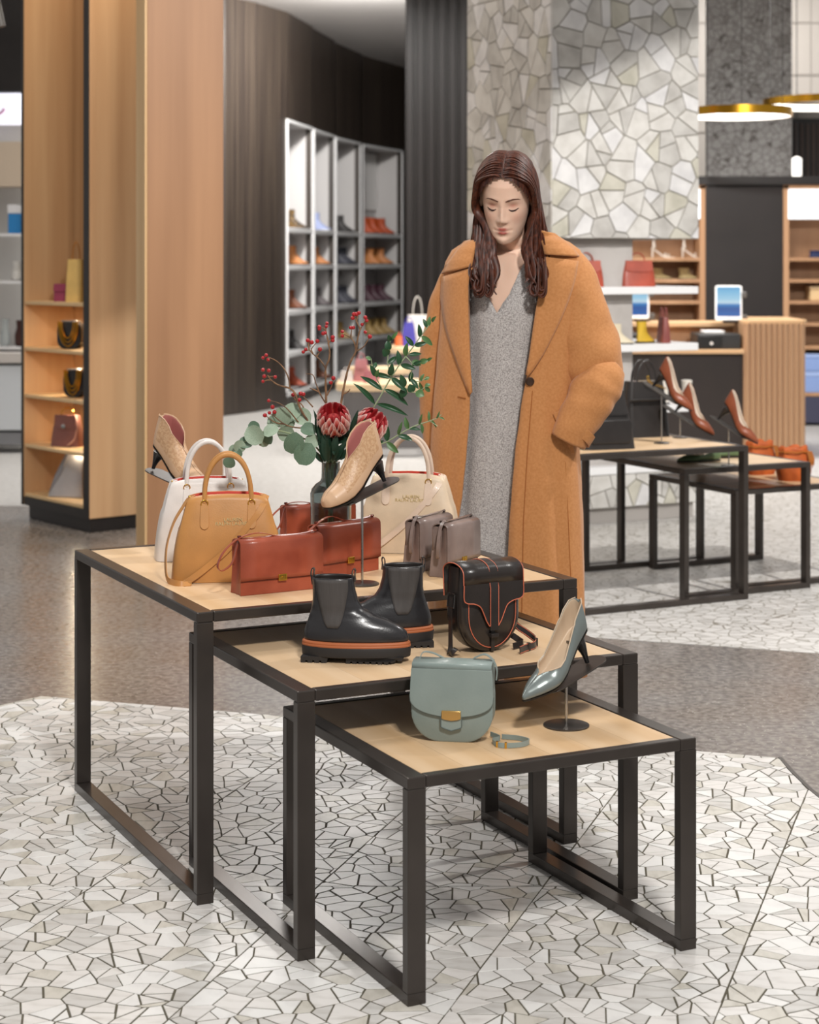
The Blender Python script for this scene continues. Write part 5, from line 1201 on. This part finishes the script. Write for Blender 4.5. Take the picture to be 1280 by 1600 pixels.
def protea(label, c, axis, s, nk):
    t = thing('protea_flower', label, 'flower', (0, 0, 0), 0, 'protea flowers in the vase')
    ax = Vector(axis).normalized(); e1 = ax.orthogonal().normalized(); e2 = ax.cross(e1); c = Vector(c)
    base = c-ax*.030*s
    MB().tube(catmull(stem_path([NECK*.4+base*.6+Vector((0, 0, -.006)), base+ax*.006], nk), 5), .0042, 7).build('stem', M_gstem, t)
    MB().loft([[base+ax*(h*s)+(e1*cos(a)+e2*sin(a))*(r*s) for a in [2*PI*j/20 for j in range(20)]] for h, r in ((.0, .006), (.006, .016), (.02, .021), (.034, .020), (.044, .014), (.050, .005))], True, True).build('flower_core', mat('protea_core', '#7a1016', .7, base2='#b13a34', vscale=200, bump=.6, bscale=400), t)
    for row, (n, h, r, out, L, wd, mi) in enumerate(((9, .002, .008, .95, .030, .015, 0), (12, .004, .011, .62, .042, .016, 0), (13, .008, .013, .42, .048, .016, 0), (13, .012, .014, .27, .052, .015, 1), (12, .016, .014, .12, .052, .014, 2))):
        for k in range(n):
            a = 2*PI*(k+.5*(row % 2))/n+random.uniform(-.06, .06); rad = e1*cos(a)+e2*sin(a)
            d = (rad*out+ax*(1.0)).normalized(); o = bpy.data.objects.new('petal', PM[mi]); COL.objects.link(o); o.parent = t
            nn = (rad-d*rad.dot(d)).normalized(); sd = nn.cross(d)
            o.matrix_local = Matrix.Translation(base+ax*h*s+rad*r*s)@Matrix((d, sd, nn)).transposed().to_4x4()@Matrix.Diagonal((L*s, wd*s*1.3, L*s, 1))
    for k in range(7):
        a = 2*PI*k/7+.3; rad = e1*cos(a)+e2*sin(a); b0 = base-ax*(.012+.004*(k % 3))*s
        leaf_obj('lance', M_prl, t, b0, b0+(rad*.75+Vector((0, -.1, .35 if k % 2 else -.1)))*.055*s, Vector((0, -1, .3)), .018*s)
random.seed(4)
protea('red and white protea flower facing up in the middle', fp(521, 660, -.03), (0, -.55, .85), 1.25, 1.0)
protea('red and white protea flower leaning right behind the bootie', fp(576, 668, .01), (.55, -.35, .78), 1.25, 3.6)
lv = thing('protea_foliage', 'dark green leafy sprig around the neck of vase', 'branch')
MB().tube(catmull(stem_path([fp(515, 700, -.02), fp(516, 690, -.03)], 5.3), 4), .003, 6).build('stem', M_gstem, lv)
for x0, y0, x1, y1, w in ((508, 722, 497, 690, 12), (512, 722, 505, 672, 14), (516, 720, 514, 676, 13), (520, 720, 527, 678, 15), (524, 722, 543, 688, 13), (505, 722, 488, 702, 9), (510, 700, 492, 655, 10), (500, 700, 490, 640, 9), (545, 690, 572, 652, 9), (548, 680, 560, 640, 9), (530, 718, 552, 700, 12), (560, 712, 590, 702, 9)):
    leaf_obj('lance', M_prl, lv, fp(x0, y0, -.03), fp(x1, y1, -.045), (random.uniform(-.5, .5), -1, .2), w/600)
# ---------------------------------------------------------------- person in a camel coat
PY = 5.37; SCP = F/PY; PX0 = 777
person = thing('person', 'person in a long camel coat and grey knit dress looking down', 'person', ((PX0-640)/SCP, PY, 0))
def sh(x): return -.28*x                    # body turned: the right of the view is nearer
def pp(px, py, y=0):
    x = (px-PX0)/SCP; return Vector((x, y+sh(x), H-(py-HZ)/SCP))
def W_(px): return (px-PX0)/SCP
def Z_(py): return H-(py-HZ)/SCP
M_coat = mat('camel_wool', '#c08450', .85, base2='#b67a46', vscale=140, bump=.22, bscale=600, sheen=.15, ramp=(.35, .65)); M_coatd = mat('camel_lining', '#9a5a26', .8)
M_knit = mat('grey_knit', '#c4bfbc', .95, base2='#8b8583', vscale=330, bump=.5, bscale=300, detail=2, ramp=(.36, .60)); M_skin = attr_mat('skin', .48, bump=.02, bscale=300, sss=.12, spec=.35)
M_hair = mat('brown_hair', '#5e2f1d', .46, base2='#2a120a', vscale=170, vstretch=(1, 1, .06), detail=4, ramp=(.35, .68), spec=.5)
# --- coat body
CT_ = [(370, 752, 862, 764, 846, .050), (380, 726, 886, 750, 846, .070), (392, 708, 902, 742, 846, .086), (410, 698, 910, 736, 845, .100), (440, 693, 910, 731, 840, .118), (500, 689, 902, 732, 829, .132), (560, 683, 896, 733, 821, .140), (640, 676, 896, 732, 808, .146),
       (700, 672, 899, 727, 800, .152), (760, 672, 902, 721, 795, .158), (810, 673, 904, 714, 791, .162), (900, 675, 906, 706, 787, .168), (1000, 677, 908, 700, 784, .174), (1045, 677, 909, 698, 783, .176)]
EX = .78
def coat_y(px, py, k=1):
    L, R, li, ri, b = interp(CT_, py); cx, a = (L+R)/2, (R-L)/2; c = max(-.999, min(.999, (px-cx)/a)); c = math.copysign(abs(c)**(1/EX), c)
    return -b*math.sqrt(1-c*c)**EX*k
def ang(px, L, R):
    cx, a = (L+R)/2, (R-L)/2; c = max(-.995, min(.995, (px-cx)/a)); return math.acos(math.copysign(abs(c)**(1/EX), c))
def wrap_rings(tab, pys, n=72, fold=0, seed=0):
    rings = []
    for py in pys:
        L, R, li, ri, b = interp(tab, py); t0, t1 = ang(li, L, R), ang(ri, L, R)+2*PI; ring = []
        for j in range(n+1):
            th = t0+(t1-t0)*j/n; c, s = cos(th), sin(th)
            px = (L+R)/2+(R-L)/2*math.copysign(abs(c)**EX, c); y = -b*math.copysign(abs(s)**EX, s)
            k = min(1, max(0, (py-430)/420)); q = fold*k*(sin(9*th+seed+py*.004)+.6*sin(15*th+1.3+py*.002))
            edge = min(1, min(j, n-j)/6)
            p = pp(px, py, y); nrm = Vector((c, -s, 0)); p += nrm*q*edge; ring.append(p)
        rings.append(ring)
    return rings
pys = [370, 375, 380, 386, 392, 400, 410, 424]+[440+15*k for k in range(41)]
MB().loft(wrap_rings(CT_, pys, 72, .0075), False, False).build('coat', [M_coat, M_coatd], person, solid=.007, soff=0, solidmat=1, angle=80)
coat = person.children[-1]
# --- dress with a V neck
DT = [(398, 740, 836, 752, 824, .062), (430, 728, 844, 748, 806, .082), (455, 726, 846, 757, 795, .098), (478, 724, 846, 769, 780, .108), (488, 723, 845, 774, 774, .110), (560, 722, 842, 775, 775, .108), (640, 715, 834, 772, 772, .112), (720, 708, 828, 768, 768, .116), (800, 703, 820, 762, 762, .118), (900, 698, 816, 758, 758, .12), (1010, 696, 814, 756, 756, .122)]
dr = wrap_rings(DT, [398, 410, 420, 430, 440, 450, 458, 466, 473, 480, 484, 488]+[500+15*k for k in range(35)], 72, .006, 2)
MB().loft(dr, False, False).build('knit_dress', M_knit, person, weld=.0002, solid=.004, soff=0, angle=80)
# --- lapels and collar, ruled between an inner and an outer edge
def ruled(name, inner, outer, lift, par, curl=.006, nn=14, closed=None):
    A = catmull([(x, y, 0) for x, y in inner], 6); B = catmull([(x, y, 0) for x, y in outer], 6)
    def samp(P, u):
        q = u*(len(P)-1); i = min(int(q), len(P)-2); return P[i].lerp(P[i+1], q-i)
    G = []
    for k in range(nn+1):
        a, b = samp(A, k/nn), samp(B, k/nn); row = []
        for j in range(9):
            v = j/8; q = a.lerp(b, v); row.append(pp(q.x, q.y, coat_y(q.x, q.y)-lift-curl*sin(PI*v)))
        G.append(row)
    return MB().loft(G, False, False).build(name, M_coat, par, solid=.007, soff=0, angle=80)
ruled('lapel', [(846, 402), (840, 440), (832, 480), (826, 520), (821, 556), (817, 580)], [(897, 408), (890, 440), (878, 475), (862, 510), (841, 550), (819, 582)], .010, coat)
ruled('lapel', [(738, 418), (731, 440), (731, 500), (733, 560), (735, 608)], [(692, 433), (690, 470), (697, 515), (712, 560), (732, 612)], .010, coat)
ruled('collar', [(838, 360), (842, 378), (846, 398)], [(864, 366), (886, 384), (899, 401)], .013, coat, .010)
ruled('collar', [(752, 372), (742, 392), (736, 416)], [(726, 378), (706, 402), (691, 428)], .013, coat, .010)
# collar stand behind the neck
cs = []
for k in range(19):
    a = PI*k/18; cs.append([pp(800+54*cos(a), py, .02+.075*sin(a)-(.02 if py > 380 else 0)) for py in (374, 381, 388, 398)])
MB().loft(cs, False, False).build('collar_stand', M_coat, coat, solid=.008, soff=0, angle=80)
# --- sleeves
def sleeve(name, pts, fold):
    P = catmull([pp(x, y, d) for x, y, d, r in pts], 7); R = [v.x for v in catmull([(r, 0, 0) for x, y, d, r in pts], 7)]
    n = len(P); rings = []; N = 28
    for i in range(n):
        t = (P[min(i+1, n-1)]-P[max(i-1, 0)]).normalized(); u = Vector((0, -1, 0)); u = (u-t*u.dot(t)).normalized(); v = t.cross(u)
        ring = []
        for k in range(N):
            a = 2*PI*k/N; q = 1+fold*(.5*sin(3*a+i*.55)+.5*sin(2*a-i*.8))*sin(PI*i/n); ring.append(P[i]+(u*cos(a)*.86+v*sin(a))*R[i]*q)
        rings.append(ring)
    return MB().loft(rings, True, False).build(name, [M_coat, M_coatd], coat, solid=.006, soff=0, solidmat=1, angle=80)
sr = sleeve('sleeve', [(872, 400, -.01, .040), (886, 420, -.015, .060), (896, 455, -.02, .072), (905, 505, -.02, .085), (916, 552, -.02, .094), (917, 588, -.015, .086), (908, 622, -.01, .062), (900, 640, 0, .040)], .05)
sf = sleeve('forearm_sleeve', [(957, 572, -.045, .026), (944, 582, -.060, .052), (926, 600, -.078, .066), (908, 627, -.100, .064), (892, 655, -.118, .056), (880, 680, -.122, .050)], .06)
sl = sleeve('sleeve', [(726, 404, .02, .026), (714, 426, .025, .036), (705, 456, .03, .047), (696, 500, .035, .054), (688, 560, .035, .057), (686, 620, .03, .056), (688, 660, .03, .053), (690, 705, .02, .048)], .05)
# cuff strap, pocket welt, button
cuffP = [pp(888+33*cos(a)*.75+8*sin(a), 664+33*cos(a)*.55-12*sin(a)*.2, -.105-.052*sin(a)) for a in [PI*k/12-.2 for k in range(15)]]
ribbon(MB(), cuffP, .030, .005, Vector((.45, -.15, .8))).build('cuff_strap', M_coat, coat)
ribbon(MB(), [pp(863, 636, coat_y(863, 636)-.006), pp(870, 652, coat_y(870, 652)-.012), pp(879, 676, coat_y(879, 676)-.012), pp(885, 700, coat_y(885, 690)-.004)], .026, .008, Vector((1, -.3, .35))).build('pocket_welt', M_coat, coat, bevel=.002)
bt = MB().lathe([(.0125, 0), (.0128, .003), (.010, .0045), (.008, .003), (.0005, .003)], (0, 0, 0), 24).build('button', mat('horn_button', '#3c2617', .3, var=.3, vscale=80), coat, loc=pp(822, 590, coat_y(822, 590)-.008)); bt.rotation_euler.x = PI/2
MB().tube([pp(826, 604, coat_y(826, 604)-.0045), pp(818, 700, coat_y(818, 700)-.006), pp(812, 800, coat_y(812, 800)-.006), pp(808, 1000, coat_y(808, 1000)-.006)], .0012, 5).build('seam', M_coatd, coat)
MB().tube([pp(876, 712, coat_y(876, 712)-.0045), pp(880, 800, coat_y(880, 800)-.0045), pp(884, 900, coat_y(884, 900)-.0045), pp(887, 1040, coat_y(887, 1040)-.0045)], .0013, 5).build('seam', M_coatd, coat)
ribbon(MB(), [pp(714, 616, coat_y(714, 616)-.007), pp(726, 618, coat_y(726, 618)-.007)], .003, .002, Vector((0, 0, 1))).build('buttonhole', M_coatd, coat)
# --- body: legs, torso, neck and head in one mesh
HC = pp(790, 311, -.050); HC.z = 1.636
HM = Matrix.Translation(HC)@Matrix.Rotation(math.radians(-11), 4, 'Z')@Matrix.Rotation(math.radians(2), 4, 'Y')@Matrix.Rotation(math.radians(21), 4, 'X')
#      zf     zb     yf     yb    W     front exponent
HR = [(0, -.160, -.130, -.016, .066, .047, .95), (1, -.128, -.095, -.022, .068, .047, .95), (2, -.121, -.075, -.048, .070, .049, .95), (3, -.1195, -.060, -.072, .073, .0515, 1.05), (4, -.113, -.050, -.0855, .077, .0545, 1.12), (5, -.098, -.040, -.0905, .082, .0580, 1.05),
      (6, -.075, -.025, -.0900, .087, .0625, .97), (7, -.050, -.010, -.0890, .092, .0665, .92), (8, -.025, .005, -.0885, .095, .0695, .90), (9, .0, .02, -.0880, .097, .0715, .88), (10, .03, .04, -.0915, .099, .0725, .88), (11, .06, .062, -.0900, .098, .0715, .9), (12, .085, .086, -.0790, .089, .0665, .9), (13, .104, .104, -.0590, .074, .0540, .95), (14, .118, .118, -.0330, .050, .0350, 1), (15, .1245, .1245, -.004, .014, .008, 1)]
def g(x, m, s): return math.exp(-((x-m)/s)**2)
def face_off(x, z):
    ax = abs(x); o = 0
    nz = interp([(-.058, 0), (-.050, .006), (-.043, .0155), (-.036, .0200), (-.028, .0170), (-.012, .0115), (.006, .0060), (.018, .0020), (.03, 0)], z)[0]
    o -= nz*g(x, 0, .0085+.0035*g(z, -.040, .010)); o -= .0045*g(ax, .0115, .0055)*g(z, -.0425, .006)
    o += .0085*g(ax, .031, .0165)*g(z, .001, .0105); o -= .0060*g(ax, .0315, .0125)*g(z, -.0035, .0070)
    o -= .0030*g(ax, .028, .022)*g(z, .0225, .007); o -= .0045*g(ax, .044, .018)*g(z, -.030, .018)
    o -= .0056*g(x, 0, .0165)*g(z, -.0665, .0042)*(1-.25*g(x, 0, .0035)); o -= .0070*g(x, 0, .0150)*g(z, -.0772, .0052); o += .0042*g(x, 0, .021)*g(z, -.0713, .0020); o += .0022*g(ax, .024, .005)*g(z, -.071, .006)
    o += .0030*g(x, 0, .015)*g(z, -.088, .006); o -= .0045*g(x, 0, .014)*g(z, -.104, .010); return o
SKIN = lin('#e8c3ac'); NA = 120
thetas = []
for j in range(NA):           # denser at the front
    u = j/NA*2*PI; thetas.append(u-.55*sin(2*u)*.5*0+ (0)) 
def warp(u):                  # u 0..1 -> theta; more samples around pi/2
    a = 2*PI*u; return a+.62*sin(a-PI/2)*(-1)*cos(0)*0 + (-.55*sin(a-PI/2)) if False else a-.58*sin(a-PI/2)*1.0
thetas = [warp(j/NA) for j in range(NA)]
def head_ring(v):
    zf, zb, yf, yb, Wd, ex = interp(HR, v); P = []
    for th in thetas:
        c, s = cos(th), sin(th); x = Wd*math.copysign(abs(c)**(ex if s > 0 else .9), c); yc = (yf+yb)/2*.35+.02*.65
        y = yc-(yc-yf)*abs(s)**.92 if s > 0 else yc+(yb-yc)*abs(s)**.92
        z = zf+(zb-zf)*(y-yf)/(yb-yf); P.append(Vector((x, y, z)))
    return P
def skin_col(x, z, front):  # lip and cheek colour; lid, mouth and nostril shade painted in
    c = SKIN
    if front:
        ax = abs(x)
        lip = max(g(x, 0, .0185)**2*g(z, -.0662, .0046)**2, g(x, 0, .0165)**2*g(z, -.0770, .0058)**2); c = mixc(c, lin('#a5423c'), min(1, lip*2.2)*.9)
        c = mixc(c, lin('#5a2420'), .85*g(x, 0, .0185)**4*g(z, -.0713, .0012))
        c = mixc(c, lin('#a8614d'), .75*g(ax, .031, .014)*g(z, .003, .0075)); c = mixc(c, lin('#cf8570'), .30*g(ax, .042, .018)*g(z, -.032, .016))
        c = mixc(c, lin('#7a3a2c'), .6*g(ax, .0095, .0028)*g(z, -.0485, .0020))
    return c
BV, BF, BC = [], [], []
def add_rings(rings, cols, cap0=False, cap1=False):
    n = len(rings[0]); o = len(BV)
    for r, cl in zip(rings, cols): BV.extend(r); BC.extend(cl)
    for i in range(len(rings)-1):
        for j in range(n): k = (j+1) % n; BF.append((o+i*n+j, o+i*n+k, o+(i+1)*n+k, o+(i+1)*n+j))
    if cap0: BF.append(tuple(range(o, o+n))[::-1])
    if cap1: BF.append(tuple(range(o+(len(rings)-1)*n, o+len(rings)*n)))
TB = [(396, 757, 820, .047, .010), (402, 748, 830, .052, .008), (412, 736, 842, .058, .004), (428, 730, 848, .068, 0), (450, 729, 846, .084, -.002), (480, 728, 842, .096, -.002), (520, 730, 838, .098, 0), (600, 728, 828, .098, 0), (700, 718, 824, .10, 0), (780, 712, 818, .10, 0)]
rings, cols = [], []
for py in [780, 740, 700, 660, 620, 580, 540, 520, 500, 490, 480, 470, 460, 450, 442, 434, 428, 420, 412, 407, 402, 399, 396]:
    L, R, b, yo = interp(TB, py); ring = []
    for th in thetas:
        c, s = cos(th), sin(th); px = (L+R)/2+(R-L)/2*math.copysign(abs(c)**.85, c); q = pp(px, py, yo-b*math.copysign(abs(s)**.85, s))
        if s > 0 and py < 470:   # collar bones and hollow
            q.y += .004*g(px, 786, 9)*g(py, 425, 12)-.003*g(abs(px-786), 24, 14)*g(py, 424, 6)
        ring.append(q)
    rings.append(ring); cols.append([SKIN]*NA)
FRONT = []
for i in range(101):
    v = 15*i/100; hr = head_ring(v); cl = []; ring = []
    for q, th in zip(hr, thetas):
        fr = sin(th) > .05 and v > 2.4
        if fr: q = q+Vector((0, face_off(q.x, q.z)*min(1, (sin(th)-.05)*4), 0)); FRONT.append((q.x, q.y, q.z))
        cl.append(skin_col(q.x, q.z, fr)); ring.append(HM@q)
    rings.append(ring); cols.append(cl)
add_rings(rings, cols, True, True)
def fy_at(x, z):
    return min(FRONT, key=lambda q: (q[0]-x)**2+(q[2]-z)**2)[1]
for s in (-1, 1):             # legs
    rr = []
    for z, r, x in ((.86, .075, .055), (.7, .072, .06), (.5, .056, .065), (.42, .052, .066), (.30, .052, .068), (.2, .042, .07), (.1, .032, .07), (.06, .034, .07)):
        rr.append([Vector((-.03+s*x+r*cos(a), sh(s*x)+.005-r*sin(a), z)) for a in [2*PI*j/20 for j in range(20)]])
    add_rings(rr, [[SKIN]*20]*len(rr), True, True)
# the hanging hand (behind the beige tote): palm and five curled fingers
def limb(pts, seg=10):
    P = catmull([Vector(p[:3]) for p in pts], 4); R = [v.x for v in catmull([(p[3], 0, 0) for p in pts], 4)]; mb = MB(); mb.tube(P, R, seg)
    o = len(BV); BV.extend(Vector(v) for v in mb.v); BC.extend([SKIN]*len(mb.v)); BF.extend(tuple(i+o for i in f) for f in mb.f)
wr = pp(690, 705, .02)
limb([tuple(wr+Vector((0, 0, .06)))+(.026,), tuple(wr+Vector((.0, 0, -.02)))+(.024,), tuple(wr+Vector((.004, -.006, -.055)))+(.030,), tuple(wr+Vector((.006, -.010, -.090)))+(.028,), tuple(wr+Vector((.008, -.012, -.108)))+(.018,)], 14)
for k, (dy, L) in enumerate(((-.034, .062), (-.016, .070), (.003, .066), (.021, .052))):
    b0 = wr+Vector((.006, dy, -.098)); limb([tuple(b0)+(.0090,), tuple(b0+Vector((.006, -.002, -L*.5)))+(.0083,), tuple(b0+Vector((.018, -.003, -L*.85)))+(.0075,), tuple(b0+Vector((.028, -.003, -L)))+(.0055,)])
limb([tuple(wr+Vector((.004, -.022, -.045)))+(.011,), tuple(wr+Vector((.012, -.044, -.070)))+(.0105,), tuple(wr+Vector((.020, -.048, -.098)))+(.0085,), tuple(wr+Vector((.024, -.046, -.112)))+(.006,)])
# ear
for s in (1, -1):
    E = []
    for r_, dpt in ((1, 0), (1.0, .006), (.82, .009), (.6, .004), (.2, .003)):
        E.append([HM@Vector((s*(.0700+dpt+.006*(.5+.5*cos(a))*0+.004*abs(sin(a))), .012+.016*r_*cos(a)+.006*r_*sin(a), -.004+.031*r_*sin(a)*(1 if sin(a) > 0 else .85))) for a in [2*PI*j/18 for j in range(18)]])
    add_rings(E, [[mixc(SKIN, lin('#b5604f'), .35*(i > 2)) for _ in range(18)] for i in range(5)], False, True)
me = bpy.data.meshes.new('body'); me.from_pydata([tuple(v) for v in BV], [], BF); me.materials.append(M_skin)
at = me.color_attributes.new('Col', 'FLOAT_COLOR', 'POINT')
for i, c in enumerate(BC): at.data[i].color = c
bm = bmesh.new(); bm.from_mesh(me); bmesh.ops.recalc_face_normals(bm, faces=bm.faces); bm.to_mesh(me); bm.free()
me.polygons.foreach_set('use_smooth', [True]*len(me.polygons))
body = bpy.data.objects.new('body', me); COL.objects.link(body); body.parent = person
# brows and lashes
M_brow = mat('brow_hair', '#5a3626', .7); M_lash = mat('lash_black', '#2a1512', .6)
for s in (-1, 1):
    P = [(.011, .0185), (.020, .0225), (.032, .0250), (.044, .0225), (.051, .0175)]
    MB().tube([HM@Vector((s*x, fy_at(s*x, z)-.0004, z)) for x, z in P], [.0016, .0026, .0024, .0017, .0006], 6, flat=.9).build('eyebrow', M_brow, body)
    P = [(.0185, -.0065), (.024, -.0098), (.031, -.0112), (.038, -.0098), (.0455, -.0062)]
    MB().tube([HM@Vector((s*x, fy_at(s*x, z)-.0006, z)) for x, z in catmull([(a, b, 0) for a, b in P], 3) for x, z in ()] if False else [HM@Vector((s*q.x, fy_at(s*q.x, q.y)-.0005, q.y)) for q in catmull([(a, b, 0) for a, b in P], 4)], [.0009+.0015*sin(PI*k/16) for k in range(17)], 6).build('eyelashes', M_lash, body)
# --- hair: scalp cap and wavy locks from a middle parting
hr_mb = MB(); grid = []
for i in range(45):
    v = 6.0+9.0*i/44; row = []
    for q in head_ring(v):
        front = max(0, -q.y-.035)
        d = (q-Vector((0, .005, .0))).normalized(); th_ = .010+.005*min(1, abs(q.x)/.03)
        row.append((q+d*th_, q))
    grid.append(row)
def in_hair(q):
    ax = abs(q.x); hl = interp([(0, .081), (.015, .077), (.03, .067), (.045, .050), (.056, .028), (.064, .0), (.07, -.03), (.09, -.06)], ax)[0]
    return q.y > .0 and (q.z > -.055) and (q.y > .025 or q.z > .02) or q.z > hl
idx = {}
for i in range(44):
    for j in range(NA):
        k = (j+1) % NA; quad = [(i, j), (i, k), (i+1, k), (i+1, j)]
        if all(in_hair(grid[a][b][1]) for a, b in quad):
            f = []
            for a, b in quad:
                if (a, b) not in idx: idx[(a, b)] = len(hr_mb.v); hr_mb.v.append(tuple(HM@grid[a][b][0]))
                f.append(idx[(a, b)])
            hr_mb.f.append(tuple(f)); hr_mb.m.append(0)
hr_mb.f.append(tuple(idx[(44, j)] for j in range(NA) if (44, j) in idx)); hr_mb.m.append(0)
rh = random.Random(5)
def lock(P, r, seg=6, flat=.55):
    Q = catmull(P, 6); n = len(Q); hr_mb.tube(Q, [max(.0008, r*min(1, .35+3*k/n)*(1-max(0, (k/n-.72)/.28)**1.5*.9)) for k in range(n)], seg, flat=flat)
def surf(x, y):               # scalp height above the skull at x, y
    best = None
    for row in grid:
        for o, q in row:
            d = (o.x-x)**2+(o.y-y)**2+(0 if q.z > .02 else 1)
            if best is None or d < best[0]: best = (d, o)
    return best[1]
for s in (-1, 1):
    for k in range(40):
        u = k/39+rh.uniform(-.01, .01); u = max(0, min(1, u))       # 0 = hairline, 1 = back of the crown
        y0 = -.072+.130*u
        y0 = -.086+.165*u
        def arc(ph, dy):
            y = y0+dy; k_ = math.sqrt(max(.05, 1-((y-.006)/.121)**2)); ph = math.radians(ph); return Vector((s*.0895*(.35+.65*k_)*sin(ph), y, .018+.121*k_*cos(ph)))
        ysd = -.034+.090*u; j_ = rh.uniform(-.0015, .002)
        a4 = Vector((s*(.086+.006*u+rh.uniform(-.003, .003)), ysd+.008, -.03))
        path = [HM@(arc(2, 0)+Vector((0, 0, -.005))), HM@(arc(20, .002)+Vector((0, 0, j_))), HM@(arc(42, .010*(1-u))+Vector((0, 0, j_))), HM@(arc(64, .026*(1-u))+Vector((0, 0, j_))), HM@(arc(88, .040*(1-u))), HM@a4]
        if s < 0:
            xs = [(352, 742+20*(1-u)), (392, 736+28*(1-u)), (428, 735+30*(1-u)), (452+rh.uniform(-12, 8), 742+26*(1-u))]
        else:
            xs = [(352, 851-25*(1-u)), (392, 856-36*(1-u)), (428, 855-33*(1-u)), (454+rh.uniform(-14, 8), 846-24*(1-u))]
        ph = rh.uniform(0, 6.3); am = rh.uniform(3, 8)
        for n_, (py, px) in enumerate(xs):
            yb = (-.095, -.125, -.150, -.155)[n_]+.055*u+rh.uniform(-.012, .012)
            path.append(pp(px+am*sin(ph+n_*1.9)*(.5+.5*n_), py, yb+.028*(.9-n_*.3 if n_ < 3 else 0)))
        if u < .93: lock(path, rh.uniform(.0085, .0135), 8, .42)
# hair behind the neck
for k in range(22):
    x = -1+2*k/21; y_ = .092*math.sqrt(1-.75*x*x)
    lock([HM@Vector((x*.060, y_*.9, .06)), HM@Vector((x*.082, y_+.004, .0)), HM@Vector((x*.084, y_+.006, -.05)), pp(793+46*x+rh.uniform(-3, 3), 372, .030+.03*(1-x*x)), pp(793+50*x+rh.uniform(-4, 4), 404+rh.uniform(-6, 6), .022+.03*(1-x*x))], rh.uniform(.009, .013), 8, .45)
# curled ends
for s, cx in ((-1, 752), (1, 835)):
    for k in range(8):
        x = cx+rh.uniform(-9, 9); y0 = -.158+rh.uniform(-.01, .02); r = rh.uniform(4, 7); y1 = 446+rh.uniform(-4, 8)
        lock([pp(x+r, y1-40, y0+.01), pp(x+r*1.2, y1-18, y0), pp(x+r, y1+4, y0-.006), pp(x, y1+10, y0-.008), pp(x-r*.9, y1+3, y0-.004), pp(x-r*.6, y1-8, y0)], rh.uniform(.006, .009), 8, .5)
hair = hr_mb.build('hair', M_hair, person, angle=80); hair['kind'] = 'stuff'
# shoes
for s in (-1, 1):
    R = []
    for z, xf, w in ((.0, .13, .036), (.02, .135, .038), (.04, .12, .037), (.06, .08, .036), (.09, .05, .036), (.14, .045, .038)):
        R.append([(-.03+s*.07+w*sin(a), sh(s*.07)+.005+(-(xf-.05)/2+.005)-((xf+.05)/2)*cos(a), z) for a in [2*PI*j/24 for j in range(24)]])
    MB().loft(R, True, True).build('boot', L_boot, person, angle=70)
